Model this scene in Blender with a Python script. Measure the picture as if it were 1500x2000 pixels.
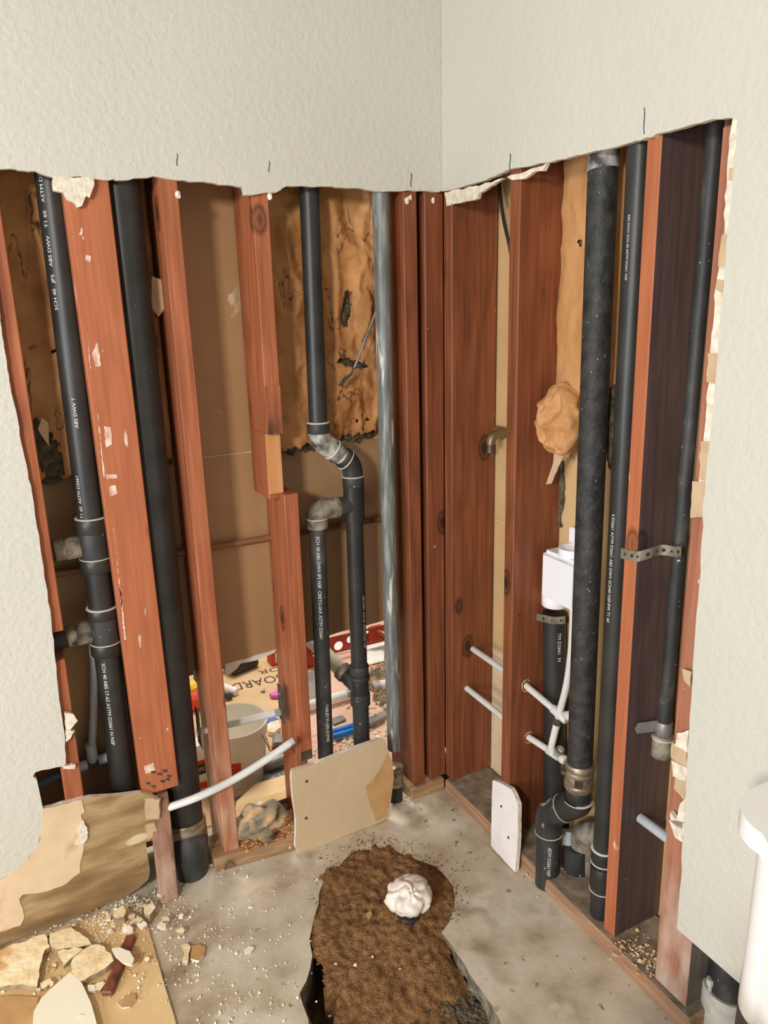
import bpy, bmesh, math, random
from mathutils import Vector, Matrix, noise
from mathutils.geometry import tessellate_polygon
random.seed(7)
S = bpy.context.scene
for o in list(bpy.data.objects): bpy.data.objects.remove(o, do_unlink=True)

# ------------------------------------------------------------------ camera
CAM = Vector((-1.03527, -1.65487, 1.4))
RX_ = Vector((0.8847995, -0.4652800, -0.0253852))
RD_ = Vector((-0.1448431, -0.2228441, -0.9640337))
RF_ = Vector((0.4428887, 0.8566534, -0.2645650))
FPX = 1460.0
cd = bpy.data.cameras.new('camera'); cam = bpy.data.objects.new('camera', cd)
S.collection.objects.link(cam)
cd.sensor_fit = 'VERTICAL'; cd.sensor_height = 36; cd.lens = FPX/2000*36; cd.clip_start = .02
m = Matrix.Identity(4)
for i, a in enumerate((RX_, -RD_, -RF_)):
    for j in range(3): m[j][i] = a[j]
m.translation = CAM
cam.matrix_world = m
S.camera = cam

# ------------------------------------------------------------------ world, lamps, exposure
W = bpy.data.worlds.new('world'); S.world = W; W.use_nodes = True
bg = W.node_tree.nodes['Background']
bg.inputs['Color'].default_value = (1.0, .985, .96, 1); bg.inputs['Strength'].default_value = .32
def area(name, loc, target, sx, sy, power, col):
    l = bpy.data.lights.new(name, 'AREA'); l.shape = 'RECTANGLE'; l.size = sx; l.size_y = sy
    l.energy = power; l.color = col
    o = bpy.data.objects.new(name, l); S.collection.objects.link(o); o.location = loc
    o.rotation_euler = (Vector(target)-Vector(loc)).to_track_quat('-Z', 'Y').to_euler()
    return o
area('vanity_light', (-2.55, -2.4, 1.95), (-.3, 0, .6), .34, .34, 60, (1, .94, .85))
area('fill_light', (-3.3, -1.7, 1.0), (0, -1.0, .4), 1.0, 1.0, 66, (.84, .92, 1))  # unseen cool fill, added at far left to brighten the right wall
area('next_room_light', (-.1, 1.3, 2.3), (-.3, .7, 0), .6, .6, 46, (1, .95, .9))
S.view_settings.view_transform = 'Standard'; S.view_settings.look = 'None'
S.view_settings.gamma = 1; S.view_settings.use_curve_mapping = False
S.view_settings.exposure = .0

# ------------------------------------------------------------------ measuring helpers (image ray -> plane in the room)
def ray(px, py): return (RX_*(px-750)+RD_*(py-1000)+RF_*FPX).normalized()
def L(px, py, y=.0127):
    r = ray(px, py); return CAM+r*((y-CAM.y)/r.y)
def R(px, py, x=.0127):
    r = ray(px, py); return CAM+r*((x-CAM.x)/r.x)
def G(px, py, z=0.0):
    r = ray(px, py); return CAM+r*((z-CAM.z)/r.z)
def PL(px, py, p0, n):
    r = ray(px, py); return CAM+r*((p0-CAM).dot(n)/r.dot(n))
def proj(p):
    v = p-CAM; d = v.dot(RF_); return 750+FPX*v.dot(RX_)/d, 1000+FPX*v.dot(RD_)/d
def online(A, B, py):
    lo, hi = -1.0, 2.0
    for _ in range(40):
        mid = (lo+hi)/2
        if proj(A.lerp(B, mid))[1] < py: lo = mid
        else: hi = mid
    return A.lerp(B, lo)

# ------------------------------------------------------------------ materials
def lin(c):
    f = lambda v: v/12.92 if v <= .04045 else ((v+.055)/1.055)**2.4
    return tuple(f(v/255) for v in c)+(1,)
def mat(name, cols, sc=(1, 1, 1), ns=6, det=5, rough=.6, metal=0, bump=None, specks=(), lines=(), dist=0, rnd=True, rings=None, knots=None, fade=None, spec=.4):
    M = bpy.data.materials.new(name); M.use_nodes = True
    t = M.node_tree; N = t.nodes; K = t.links
    b = N['Principled BSDF']; b.inputs['Roughness'].default_value = rough; b.inputs['Metallic'].default_value = metal
    b.inputs['Specular IOR Level'].default_value = spec
    tc = N.new('ShaderNodeTexCoord'); co = tc.outputs['Object']
    if rnd:
        oi = N.new('ShaderNodeObjectInfo'); ma = N.new('ShaderNodeVectorMath'); ma.operation = 'MULTIPLY_ADD'
        ma.inputs[0].default_value = (3.1, 7.3, 5.7); K.new(oi.outputs['Random'], ma.inputs[1]); K.new(co, ma.inputs[2]); co = ma.outputs[0]
    def nz(scale, vec=(1, 1, 1), detail=4, distort=0):
        mp = N.new('ShaderNodeMapping'); mp.inputs['Scale'].default_value = vec; K.new(co, mp.inputs[0])
        n = N.new('ShaderNodeTexNoise'); n.inputs['Scale'].default_value = scale; n.inputs['Detail'].default_value = detail
        n.inputs['Distortion'].default_value = distort; K.new(mp.outputs[0], n.inputs['Vector']); return n.outputs['Fac']
    def ramp(fac, stops):
        r = N.new('ShaderNodeValToRGB'); K.new(fac, r.inputs[0]); e = r.color_ramp.elements
        while len(e) < len(stops): e.new(.5)
        for q, (p, c) in zip(e, stops): q.position = p; q.color = c
        return r.outputs[0]
    def mix(fac, a, c):
        x = N.new('ShaderNodeMix'); x.data_type = 'RGBA'; K.new(fac, x.inputs[0]); K.new(a, x.inputs[6]); x.inputs[7].default_value = c; return x.outputs[2]
    col = ramp(nz(ns, sc, det, dist), [(p, lin(c)) for p, c in cols])
    def math_(op, a, v2):
        x = N.new('ShaderNodeMath'); x.operation = op; K.new(a, x.inputs[0]); x.inputs[1].default_value = v2; return x.outputs[0]
    if rings:
        rc, rs, rv, cnt, st = rings
        f = math_('MULTIPLY', ramp(math_('PINGPONG', math_('MULTIPLY', nz(rs, rv, 2, .3), cnt), 1.0), [(.25, (0, 0, 0, 1)), (.95, (1, 1, 1, 1))]), st); col = mix(f, col, lin(rc))
    if knots:
        kc, ks, kr = knots
        mp = N.new('ShaderNodeMapping'); mp.inputs['Scale'].default_value = (1, 1, .55); K.new(co, mp.inputs[0])
        vo = N.new('ShaderNodeTexVoronoi'); vo.inputs['Scale'].default_value = ks; K.new(mp.outputs[0], vo.inputs['Vector'])
        col = mix(ramp(vo.outputs['Distance'], [(kr*.35, (1, 1, 1, 1)), (kr*.6, (.35, .35, .35, 1)), (kr*.75, (.8, .8, .8, 1)), (kr, (0, 0, 0, 1))]), col, lin(kc))
    if fade:
        fc, z0_, z1_ = fade
        sx = N.new('ShaderNodeSeparateXYZ'); K.new(tc.outputs['Object'], sx.inputs[0])
        mr = N.new('ShaderNodeMapRange'); K.new(sx.outputs[2], mr.inputs[0]); mr.inputs[1].default_value = z1_; mr.inputs[2].default_value = z0_
        ad = N.new('ShaderNodeMath'); ad.operation = 'MULTIPLY'; K.new(mr.outputs[0], ad.inputs[0]); K.new(ramp(nz(30, (1, 1, .35), 5), [(.35, (.1, .1, .1, 1)), (.65, (1, 1, 1, 1))]), ad.inputs[1])
        col = mix(ad.outputs[0], col, lin(fc))
    for (c, s, vec, th, soft) in specks:
        f = ramp(nz(s, vec, 3), [(th, (0, 0, 0, 1)), (min(.999, th+soft), (1, 1, 1, 1))]); col = mix(f, col, lin(c))
    for (c, s, vec, w, d) in lines:
        f = ramp(nz(s, vec, 4, d), [(.5-w, (0, 0, 0, 1)), (.5, (1, 1, 1, 1)), (.5+w, (0, 0, 0, 1))]); col = mix(f, col, lin(c))
    K.new(col, b.inputs['Base Color'])
    if bump:
        bp = N.new('ShaderNodeBump'); bp.inputs['Strength'].default_value = bump[1]; bp.inputs['Distance'].default_value = bump[2]
        K.new(nz(bump[0], bump[3] if len(bump) > 3 else (1, 1, 1), 3), bp.inputs['Height']); K.new(bp.outputs[0], b.inputs['Normal'])
    return M
ZG = (1, 1, .045)
DUSTY = ((226, 206, 186), 55, (1, 1, .5), .75, .02)
def wood(name, c1, c2, c3, ax=ZG, specks=(DUSTY,), rough=.55, fade=None):
    c1, c2, c3 = [(int(a*.93), int(b*.90), int(c*.88)) for a, b, c in (c1, c2, c3)]
    dk = tuple(int(v*.55) for v in c1)
    return mat(name, [(.2, c1), (.48, c2), (.8, c3)], ax, 110, 6, rough, dist=.3, bump=(150, .3, .0015, ax), rings=(c1, 7, tuple(.16 if v < .5 else 1 for v in ax), 15, .42),
               knots=(dk, 7, .16), fade=fade, specks=[(dk, 11, (1, 1, .4), .70, .12)]+list(specks))
M = {}
M['paint'] = mat('painted_drywall', [(.3, (198, 194, 181)), (.7, (204, 200, 187))], ns=2, rough=.55, bump=(85, .55, .004), rnd=False)
M['gyp'] = mat('gypsum_core', [(.3, (205, 190, 168)), (.7, (242, 232, 214))], ns=60, rough=.9, bump=(160, .6, .004))
M['tanpaper'] = mat('tan_paper', [(.3, (186, 158, 124)), (.7, (205, 178, 144))], ns=25, rough=.8)
M['wood'] = wood('redwood_stud', (138, 78, 50), (180, 106, 70), (200, 128, 88))
M['woodflat'] = wood('flat_redwood_board', (170, 98, 64), (190, 114, 76), (202, 128, 88), specks=[DUSTY, ((232, 208, 190), 24, (1, 1, .3), .68, .05)])
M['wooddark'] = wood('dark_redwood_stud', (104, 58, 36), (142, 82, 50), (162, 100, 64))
M['woodbrown'] = wood('dark_brown_stud', (74, 60, 60), (96, 78, 76), (112, 92, 88))
M['woodbeige'] = wood('dusty_redwood_post', (150, 96, 74), (176, 116, 92), (192, 138, 112), fade=((196, 172, 154), .0, .42))
M['woodfoot'] = wood('pale_footed_stud', (138, 78, 50), (180, 106, 70), (200, 128, 88), fade=((206, 170, 146), .0, .5))
M['woodfresh'] = wood('fresh_cut_wood', (206, 138, 82), (226, 168, 112), (240, 194, 142), specks=())
M['woodx'] = wood('sole_plate_wood', (134, 104, 72), (172, 138, 100), (200, 168, 128), ax=(.05, 1, 1))
M['woody'] = wood('sole_plate_wood_right', (140, 106, 80), (178, 140, 110), (204, 172, 142), ax=(1, .05, 1))
M['woodstain'] = wood('water_stained_stud', (112, 74, 56), (150, 102, 78), (184, 142, 118), fade=((200, 170, 148), .0, .25))
M['black'] = mat('black_abs_pipe', [(.35, (40, 38, 35)), (.7, (54, 52, 49))], ns=12, rough=.42, specks=[((170, 166, 156), 210, (1, 1, .6), .76, .02)])
M['blackd'] = mat('dusty_black_pipe', [(.35, (44, 44, 43)), (.6, (62, 61, 58)), (.8, (104, 100, 92))], (1, 1, .4), ns=26, rough=.55, specks=[((206, 202, 190), 150, (1, 1, .7), .71, .02)])
M['smeared'] = mat('cement_smeared_pipe', [(.35, (40, 40, 39)), (.6, (58, 57, 54))], ns=20, rough=.5, specks=[((190, 164, 134), 22, (1, 1, .55), .6, .06)])
M['rough'] = mat('rough_cast_pipe', [(.35, (36, 35, 34)), (.7, (62, 60, 57))], ns=40, rough=.6, bump=(70, .7, .004), specks=[((150, 146, 136), 150, (1, 1, .6), .70, .03)])
M['dust'] = mat('dust_caked_pipe', [(.32, (66, 62, 56)), (.5, (130, 120, 104)), (.7, (168, 156, 136))], ns=30, rough=.9, bump=(90, .4, .003))
M['silver'] = mat('white_oversprayed_pipe', [(.36, (52, 51, 49)), (.5, (150, 145, 136)), (.66, (214, 209, 198))], ns=26, rough=.6, bump=(80, .3, .002))
M['cream'] = mat('pale_cement_bead', [(.3, (196, 188, 172)), (.7, (226, 218, 202))], ns=40, rough=.6)
M['galv'] = mat('weathered_grey_pipe', [(.3, (92, 94, 91)), (.5, (118, 119, 115)), (.75, (162, 161, 154))], (1, 1, .09), ns=130, rough=.5, metal=.15, specks=[((212, 206, 192), 60, (1, 1, .12), .62, .06)])
M['clamp'] = mat('worn_steel_band', [(.3, (120, 104, 84)), (.7, (186, 170, 146))], (1, 1, 3), ns=30, rough=.4, metal=.6)
M['strap'] = mat('galvanised_strap', [(.3, (150, 142, 124)), (.7, (206, 196, 176))], ns=60, rough=.5, metal=.3)
M['hole'] = mat('dark_hole', [(.4, (30, 26, 22)), (.6, (44, 38, 32))], ns=20, rough=.9)
M['copper'] = mat('dull_copper_pipe', [(.3, (112, 76, 50)), (.7, (158, 112, 78))], (.1, 1, 1), ns=30, rough=.55, metal=.2)
M['kraft'] = mat('kraft_paper', [(.3, (164, 108, 60)), (.5, (190, 134, 80)), (.72, (206, 152, 98))], ns=9, rough=.7, bump=(30, .4, .006), specks=[((96, 56, 30), 14, (1, 1, 1), .68, .05)], lines=[((74, 42, 24), 4.5, (1.6, 1.6, .35), .008, 2.2)])
M['kraftp'] = mat('clean_kraft_paper', [(.3, (182, 128, 76)), (.7, (212, 160, 106))], (1, 1, .6), ns=8, rough=.65, bump=(24, .4, .006))
M['fibre'] = mat('grey_fibreglass', [(.35, (62, 54, 42)), (.65, (112, 102, 80))], ns=70, rough=1, bump=(80, .8, .01))
M['back'] = mat('brown_drywall_back', [(.3, (172, 135, 96)), (.7, (184, 147, 106))], ns=3, rough=.7, specks=[((206, 186, 150), 70, (1, 1, 1), .76, .02)], rnd=False)
M['backr'] = mat('tan_drywall_back', [(.3, (190, 154, 104)), (.7, (208, 172, 124))], ns=5, rough=.8, rnd=False)
M['whitepaper'] = mat('torn_white_paper', [(.3, (226, 220, 206)), (.7, (244, 240, 230))], ns=30, rough=.8)
M['pex'] = mat('white_pex', [(.3, (206, 204, 196)), (.7, (226, 224, 218))], ns=9, rough=.35)
M['pexg'] = mat('grey_pex', [(.3, (160, 166, 172)), (.7, (186, 190, 194))], ns=9, rough=.35)
M['bucket'] = mat('bucket_plastic', [(.3, (232, 224, 206)), (.7, (242, 236, 222))], ns=8, rough=.35)
M['white'] = mat('white_plastic', [(.3, (236, 234, 236)), (.7, (244, 242, 244))], ns=4, rough=.3)
M['porc'] = mat('white_porcelain', [(.3, (240, 236, 230)), (.7, (244, 240, 235))], ns=3, rough=.12, spec=.5)
M['concrete'] = mat('concrete_slab', [(.28, (158, 140, 116)), (.46, (198, 182, 158)), (.62, (212, 200, 180)), (.8, (178, 160, 136))], ns=8, det=12, rough=.6, bump=(60, .25, .003), specks=[((226, 216, 194), 70, (1, 1, 1), .72, .03), ((150, 130, 102), 6, (1, 1, 1), .60, .14), ((222, 212, 192), 9, (1, 1, 1), .62, .14), ((130, 116, 96), 42, (1, 1, 1), .66, .08)], rnd=False)
M['conside'] = mat('broken_concrete', [(.3, (92, 84, 68)), (.7, (150, 138, 116))], ns=40, det=8, rough=.95, bump=(60, .8, .008), rnd=False)
M['dirt'] = mat('sandy_dirt', [(.3, (96, 64, 36)), (.5, (132, 94, 56)), (.75, (160, 120, 80))], ns=70, det=9, rough=1, bump=(190, 1.0, .006), specks=[((84, 60, 34), 26, (1, 1, 1), .64, .1)], rnd=False)
M['soil'] = mat('dark_soil', [(.3, (66, 58, 44)), (.7, (112, 100, 78))], ns=50, det=9, rough=1, bump=(120, 1, .008))
M['vinyl'] = mat('tan_subfloor_sheet', [(.3, (214, 176, 122)), (.6, (226, 190, 136)), (.8, (234, 206, 160))], ns=7, rough=.8, specks=[((240, 226, 198), 80, (1, 1, 1), .68, .05)], rnd=False)
M['plasterface'] = mat('broken_plaster', [(.3, (228, 194, 142)), (.5, (244, 222, 178)), (.75, (250, 236, 204))], ns=22, det=8, rough=.9, bump=(45, .8, .006), specks=[((214, 168, 112), 9, (1, 1, 1), .62, .05)])
M['creamwhite'] = mat('cream_plaster', [(.3, (244, 232, 204)), (.7, (250, 240, 216))], ns=5, rough=.8)
M['brownpaper'] = mat('brown_board_paper', [(.3, (182, 138, 88)), (.7, (204, 160, 108))], ns=22, rough=.85)
M['glue'] = mat('glue_stained_board', [(.3, (116, 92, 58)), (.46, (144, 114, 78)), (.58, (176, 148, 108)), (.68, (130, 100, 60))], (.3, 1, 1.2), ns=15, det=8, rough=.55, bump=(35, .3, .004), specks=[((96, 80, 56), 6, (.5, 1, 1.6), .63, .08), ((214, 196, 158), 26, (.3, 1, 1), .64, .05)], rnd=False)
M['peel'] = mat('peeled_tan_paper', [(.3, (206, 178, 142)), (.6, (220, 194, 160)), (.8, (196, 152, 116))], ns=12, rough=.8, bump=(50, .3, .003), rnd=False)
M['ltpaint'] = mat('cream_painted_offcut', [(.3, (198, 172, 136)), (.7, (208, 182, 146))], ns=4, rough=.5, bump=(70, .3, .003))
M['pinkwhite'] = mat('pinkish_white_board', [(.3, (226, 216, 212)), (.7, (240, 232, 228))], ns=14, rough=.8, bump=(60, .3, .003))
M['bag'] = mat('white_plastic_bag', [(.3, (226, 208, 192)), (.7, (248, 238, 226))], ns=20, rough=.3, specks=[((120, 84, 54), 16, (1, 1, 1), .7, .03)])
M['rock'] = mat('grey_mortar', [(.3, (86, 80, 68)), (.5, (140, 126, 104)), (.66, (214, 170, 118))], ns=18, rough=.95, bump=(60, .8, .006))
M['orange'] = mat('orange_wood_shavings', [(.3, (206, 128, 66)), (.7, (240, 184, 122))], ns=60, rough=.9, bump=(120, .8, .005))
M['shav'] = mat('pale_wood_shavings', [(.3, (186, 144, 100)), (.7, (232, 204, 166))], ns=60, rough=.9)
M['crumb'] = mat('plaster_crumb', [(.3, (220, 202, 166)), (.7, (250, 240, 216))], ns=60, rough=.9)
M['ply'] = mat('plywood_plank', [(.3, (216, 178, 122)), (.7, (238, 206, 154))], (.1, 1, 1), ns=30, rough=.6)
M['red'] = mat('red_plate', [(.3, (150, 46, 26)), (.7, (178, 62, 38))], ns=10, rough=.4)
M['redlab'] = mat('red_label', [(.4, (206, 60, 40)), (.6, (216, 70, 46))], ns=10, rough=.5)
M['copperb'] = mat('bright_copper', [(.3, (176, 96, 56)), (.7, (206, 124, 80))], ns=10, rough=.25, metal=.8)
M['brass'] = mat('dull_brass', [(.3, (96, 78, 52)), (.7, (150, 126, 88))], ns=30, rough=.4, metal=.5)
M['rosin'] = mat('pink_floor_paper', [(.3, (206, 160, 136)), (.6, (222, 182, 158)), (.8, (236, 208, 190))], ns=6, det=8, rough=.8, specks=[((246, 236, 224), 40, (1, 1, 1), .68, .06)])
M['sheet'] = mat('tan_floor_board', [(.3, (204, 166, 118)), (.7, (224, 190, 146))], ns=8, rough=.8)
M['ink'] = mat('dark_ink', [(.4, (64, 54, 48)), (.6, (84, 72, 62))], ns=40, rough=.9)
M['pencil'] = mat('pencil_line', [(.4, (62, 60, 66)), (.6, (84, 82, 88))], ns=40, rough=.9)
M['print'] = mat('white_print', [(.4, (206, 206, 200)), (.6, (226, 226, 220))], ns=20, rough=.7)
M['blue'] = mat('blue_grip', [(.4, (16, 110, 190)), (.6, (30, 130, 210))], ns=5, rough=.35)
M['yellow'] = mat('yellow_plastic', [(.4, (226, 178, 50)), (.6, (236, 192, 64))], ns=5, rough=.5)
M['pink'] = mat('pink_plastic', [(.4, (214, 90, 170)), (.6, (228, 116, 188))], ns=5, rough=.5)
M['grey'] = mat('grey_metal', [(.3, (120, 116, 110)), (.7, (160, 156, 150))], ns=14, rough=.45, metal=.4)
M['rust'] = mat('reddish_clay', [(.3, (150, 96, 80)), (.7, (182, 126, 108))], ns=30, rough=.9, bump=(60, .6, .006))
M['pvc'] = mat('white_pvc', [(.3, (214, 212, 210)), (.7, (232, 230, 228))], ns=5, rough=.3)
M['primed'] = mat('primer_stained_pvc', [(.3, (186, 190, 200)), (.5, (206, 206, 210)), (.7, (222, 208, 150))], ns=12, rough=.4)

# ------------------------------------------------------------------ object helpers
WL = {}
def tag(o, label=None, cat=None, group=None, kind=None):
    for k, v in (('label', label), ('category', cat), ('group', group), ('kind', kind)):
        if v: o[k] = v
    return o
def thing(name, loc, label, cat, group=None):
    o = bpy.data.objects.new(name, None); S.collection.objects.link(o); o.location = loc; o.empty_display_size = .05
    WL[o.name] = Vector(loc); return tag(o, label, cat, group)
def obj(name, bm, ms, parent=None, label=None, cat=None, group=None, kind=None, smooth=False):
    if not isinstance(ms, (list, tuple)): ms = [ms]
    bmesh.ops.recalc_face_normals(bm, faces=bm.faces)
    lo = Vector([min(v.co[i] for v in bm.verts) for i in range(3)]); hi = Vector([max(v.co[i] for v in bm.verts) for i in range(3)])
    c = (lo+hi)/2
    if parent is None: c.z = lo.z
    bmesh.ops.translate(bm, verts=bm.verts, vec=-c)
    me = bpy.data.meshes.new(name); bm.to_mesh(me); bm.free()
    for mm in ms: me.materials.append(mm)
    if smooth:
        me.shade_smooth() if hasattr(me, 'shade_smooth') else None
        me.set_sharp_from_angle(angle=math.radians(50))
    o = bpy.data.objects.new(name, me); S.collection.objects.link(o)
    if parent: o.parent = parent; o.location = c-WL[parent.name]
    else: o.location = c
    WL[o.name] = c
    return tag(o, label, cat, group, kind)
def box(bm, x0, x1, y0, y1, z0, z1, bev=.0015, mi=0):
    vs = [bm.verts.new((x, y, z)) for x in (x0, x1) for y in (y0, y1) for z in (z0, z1)]
    fs = [bm.faces.new([vs[i] for i in q]) for q in ((0, 1, 3, 2), (4, 6, 7, 5), (0, 4, 5, 1), (2, 3, 7, 6), (0, 2, 6, 4), (1, 5, 7, 3))]
    for f in fs: f.material_index = mi
    if bev: bmesh.ops.bevel(bm, geom=list({e for f in fs for e in f.edges}), offset=bev, segments=1, affect='EDGES')
    return vs
def hexa(bm, bot, top, bev=.0015):
    vs = [bm.verts.new(p) for p in list(bot)+list(top)]
    n = len(bot)
    fs = [bm.faces.new(vs[:n][::-1]), bm.faces.new(vs[n:])]+[bm.faces.new((vs[i], vs[(i+1) % n], vs[n+(i+1) % n], vs[n+i])) for i in range(n)]
    bmesh.ops.recalc_face_normals(bm, faces=fs)
    if bev: bmesh.ops.bevel(bm, geom=list({e for f in fs for e in f.edges}), offset=bev, segments=1, affect='EDGES')
def prism(bm, pts, vec, mf=0, ms=0, mb=None):
    vec = Vector(vec); a = [bm.verts.new(p) for p in pts]; b = [bm.verts.new(Vector(p)+vec) for p in pts]
    n = len(a)
    for t in tessellate_polygon([[Vector(p) for p in pts]]):
        i, j, k = t
        if len({i, j, k}) < 3: continue
        bm.faces.new((a[i], a[j], a[k])).material_index = mf
        bm.faces.new((b[k], b[j], b[i])).material_index = mf if mb is None else mb
    for i in range(n):
        q = bm.faces.new((a[i], b[i], b[(i+1) % n], a[(i+1) % n])); q.material_index = ms
def rag(a, b, n, amp, ax):
    a = Vector(a); b = Vector(b); ax = Vector(ax); out = []
    for i in range(n):
        t = i/n; k = 0 if i == 0 else random.uniform(-amp, amp)
        out.append(a.lerp(b, min(1, max(0, t+(random.uniform(-.3, .3)/n if i else 0))))+ax*k)
    return out
def jag(pts, seg, amp):
    out = []; n = len(pts)
    nrm = Vector((0, 0, 0))
    for i in range(n): nrm += Vector(pts[i]).cross(Vector(pts[(i+1) % n]))
    nrm.normalize()
    for i in range(n):
        a, b = Vector(pts[i]), Vector(pts[(i+1) % n]); k = max(1, int((b-a).length/seg)); d = (b-a).normalized().cross(nrm)
        for j in range(k):
            out.append(a.lerp(b, j/k)+(d*random.uniform(-amp, amp) if j else Vector()))
    return out
def arc(p, q, r, rad, n=7):
    """rounded corner at q between p and r"""
    a = (p-q).normalized(); b = (r-q).normalized(); ang = a.angle(b); d = rad/math.tan(ang/2)
    d = min(d, (p-q).length*.98, (r-q).length*.98); rad = d*math.tan(ang/2)
    c = q+(a+b).normalized()*(rad/math.sin(ang/2)); s = q+a*d-c; e = q+b*d-c; th = math.pi-ang
    return [c+(s*math.sin((1-i/n)*th)+e*math.sin(i/n*th))/math.sin(th) for i in range(n+1)]
def path(pts, rad, n=7):
    pts = [Vector(p) for p in pts]; out = [pts[0]]
    for i in range(1, len(pts)-1): out += arc(pts[i-1], pts[i], pts[i+1], rad, n)
    return out+[pts[-1]]
def tube(bm, pts, r, seg=24, cap=True, mi=0, inner=None):
    pts = [Vector(p) for p in pts]; T = (pts[1]-pts[0]).normalized()
    u = T.orthogonal().normalized(); rings = []
    for i, p in enumerate(pts):
        t = (pts[min(i+1, len(pts)-1)]-pts[max(i-1, 0)]).normalized()
        u = (u-t*u.dot(t)).normalized(); w = t.cross(u); rr = r[i] if isinstance(r, (list, tuple)) else r
        rings.append([bm.verts.new(p+(u*math.cos(2*math.pi*k/seg)+w*math.sin(2*math.pi*k/seg))*rr) for k in range(seg)])
    for A, B in zip(rings, rings[1:]):
        for k in range(seg):
            f = bm.faces.new((A[k], A[(k+1) % seg], B[(k+1) % seg], B[k])); f.material_index = mi
    if cap:
        bm.faces.new(rings[0][::-1]).material_index = mi; e = bm.faces.new(rings[-1]); e.material_index = mi
        if inner:   # open end: a bore in the last cap
            q = bmesh.ops.inset_individual(bm, faces=[e], thickness=inner, use_even_offset=True)
            bmesh.ops.translate(bm, verts=e.verts, vec=-(pts[-1]-pts[-2]).normalized()*.03)
    return rings
def T(name, pts, r, m_, parent, seg=24, **k):
    bm = bmesh.new(); tube(bm, pts, r, seg, inner=k.pop('inner', None)); return obj(name, bm, m_, parent, smooth=True, **k)
def band(name, A, B, r, m_, parent, lip=.0, **k):
    """a hub / coupling with slightly rounded rims"""
    A = Vector(A); B = Vector(B); d = (B-A).normalized(); ln = (B-A).length; e = min(.002, ln/4)
    return T(name, [A, A+d*e, B-d*e, B], [r-.0015, r, r, r-.0015], m_, parent, **k)
def ring(P, d, r, parent, m_=None, w=.0035):
    d = Vector(d).normalized(); return T('cement_bead', [P-d*w/2, P, P+d*w/2], [r-.001, r+.0006, r-.001], m_ or M['cream'], parent)
def text(body, size, fn, m_, parent, name='printed_text', **k):
    c = bpy.data.curves.new(name, 'FONT'); c.body = body; c.size = size; c.resolution_u = 2
    t = bpy.data.objects.new('tmp', c); S.collection.objects.link(t)
    dg = bpy.context.evaluated_depsgraph_get(); me = bpy.data.meshes.new_from_object(t.evaluated_get(dg))
    bm = bmesh.new(); bm.from_mesh(me); bpy.data.objects.remove(t); bpy.data.meshes.remove(me); bpy.data.curves.remove(c)
    for v in bm.verts: v.co = fn(v.co.x, v.co.y)
    return obj(name, bm, m_, parent, **k)
def pipetext(body, size, line, r, py, off, up, parent, m_=None, stretch=1.0):
    A = online(line[0], line[1], py); ax = (line[1]-line[0]).normalized()
    if ax.z > 0: ax = -ax                                       # ax points down
    n = (CAM-A); n -= ax*n.dot(ax); n.normalize(); t = (-n).cross(Vector((0, 0, 1))).normalized()
    def fn(u, v):
        s = off+(-v if up else v); a = s/r; q = A+ax*(-u*stretch if up else u*stretch)
        return q+(n*math.cos(a)+t*math.sin(a))*(r+.0006)
    return text(body, size, fn, m_ or M['print'], parent)
def blob(bm, c, rx, ry, rz, seed=0, amp=.25, sub=2, fr=2.0):
    r = bmesh.ops.create_icosphere(bm, subdivisions=sub, radius=1)
    for v in r['verts']:
        d = v.co.normalized(); k = 1+amp*noise.noise(d*fr+Vector((seed*3.7, seed*1.3, 0)))
        v.co = Vector(c)+Vector((d.x*rx, d.y*ry, d.z*rz))*k
def crumbs(name, spots, smin, smax, m_, label=None, cat=None, parent=None):
    """spots: (px, py, spread_x, spread_y, count, z)"""
    bm = bmesh.new()
    for (px, py, sx, sy, n, z) in spots:
        for _ in range(n):
            p = G(px+random.gauss(0, sx), py+random.gauss(0, sy), z); s = random.uniform(smin, smax)*random.choice((.6, .8, 1, 1.3))
            vs = [bm.verts.new(p+Vector((math.cos(a)*s*random.uniform(.5, 1), math.sin(a)*s*random.uniform(.5, 1), 0))) for a in (0.3, 1.7, 3.2, 4.8)]
            tp = bm.verts.new(p+Vector((random.uniform(-.3, .3)*s, random.uniform(-.3, .3)*s, s*random.uniform(.4, .9))))
            for i in range(4): bm.faces.new((vs[i], vs[(i+1) % 4], tp))
            bm.faces.new(vs[::-1])
    return obj(name, bm, m_, parent, label, cat, kind='stuff')
V = Vector

# ================================================================== SETTING
DT = .0127
# ---- left wall: painted drywall above and left of the cut
def Lp(*pp, y=0.0): return [L(px, py, y) for px, py in pp]
cut = Lp((858, 375), (800, 371), (735, 374), (690, 367), (640, 364), (560, 363), (540, 376), (478, 381), (474, 366), (420, 358), (360, 352), (300, 344), (240, 352), (190, 350), (150, 345), (110, 348), (70, 334), (30, 330), (-38, 328))
cut2 = []
for a, b in zip(cut, cut[1:]): cut2 += rag(a, b, 5, .0018, (0, 0, 1))
edge = Lp((-40, 332), (-8, 560), (3, 640), (14, 720), (28, 790), (45, 880), (62, 960), (82, 1090), (100, 1210), (108, 1290), (118, 1380), (127, 1440), (129, 1492))
edge2 = []
for a, b in zip(edge, edge[1:]): edge2 += rag(a, b, 6, .0012, (1, 0, 0))
low = Lp((129, 1492), (122, 1497), (70, 1508), (64, 1516), (72, 1524), (84, 1580), (80, 1625), (74, 1652), (52, 1680), (18, 1708), (-60, 1752), (-160, 1800))
low2 = []
for a, b in zip(low, low[1:]): low2 += rag(a, b, 4, .002, (0, 0, 1))
pts = [V((0, 0, 1.667))]+cut2+edge2+low2+[low[-1], V((-2.4, 0, .12)), V((-2.4, 0, 2.7)), V((0, 0, 2.7))]
bm = bmesh.new(); prism(bm, pts, (0, DT, 0), 0, 1, 1)
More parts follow.
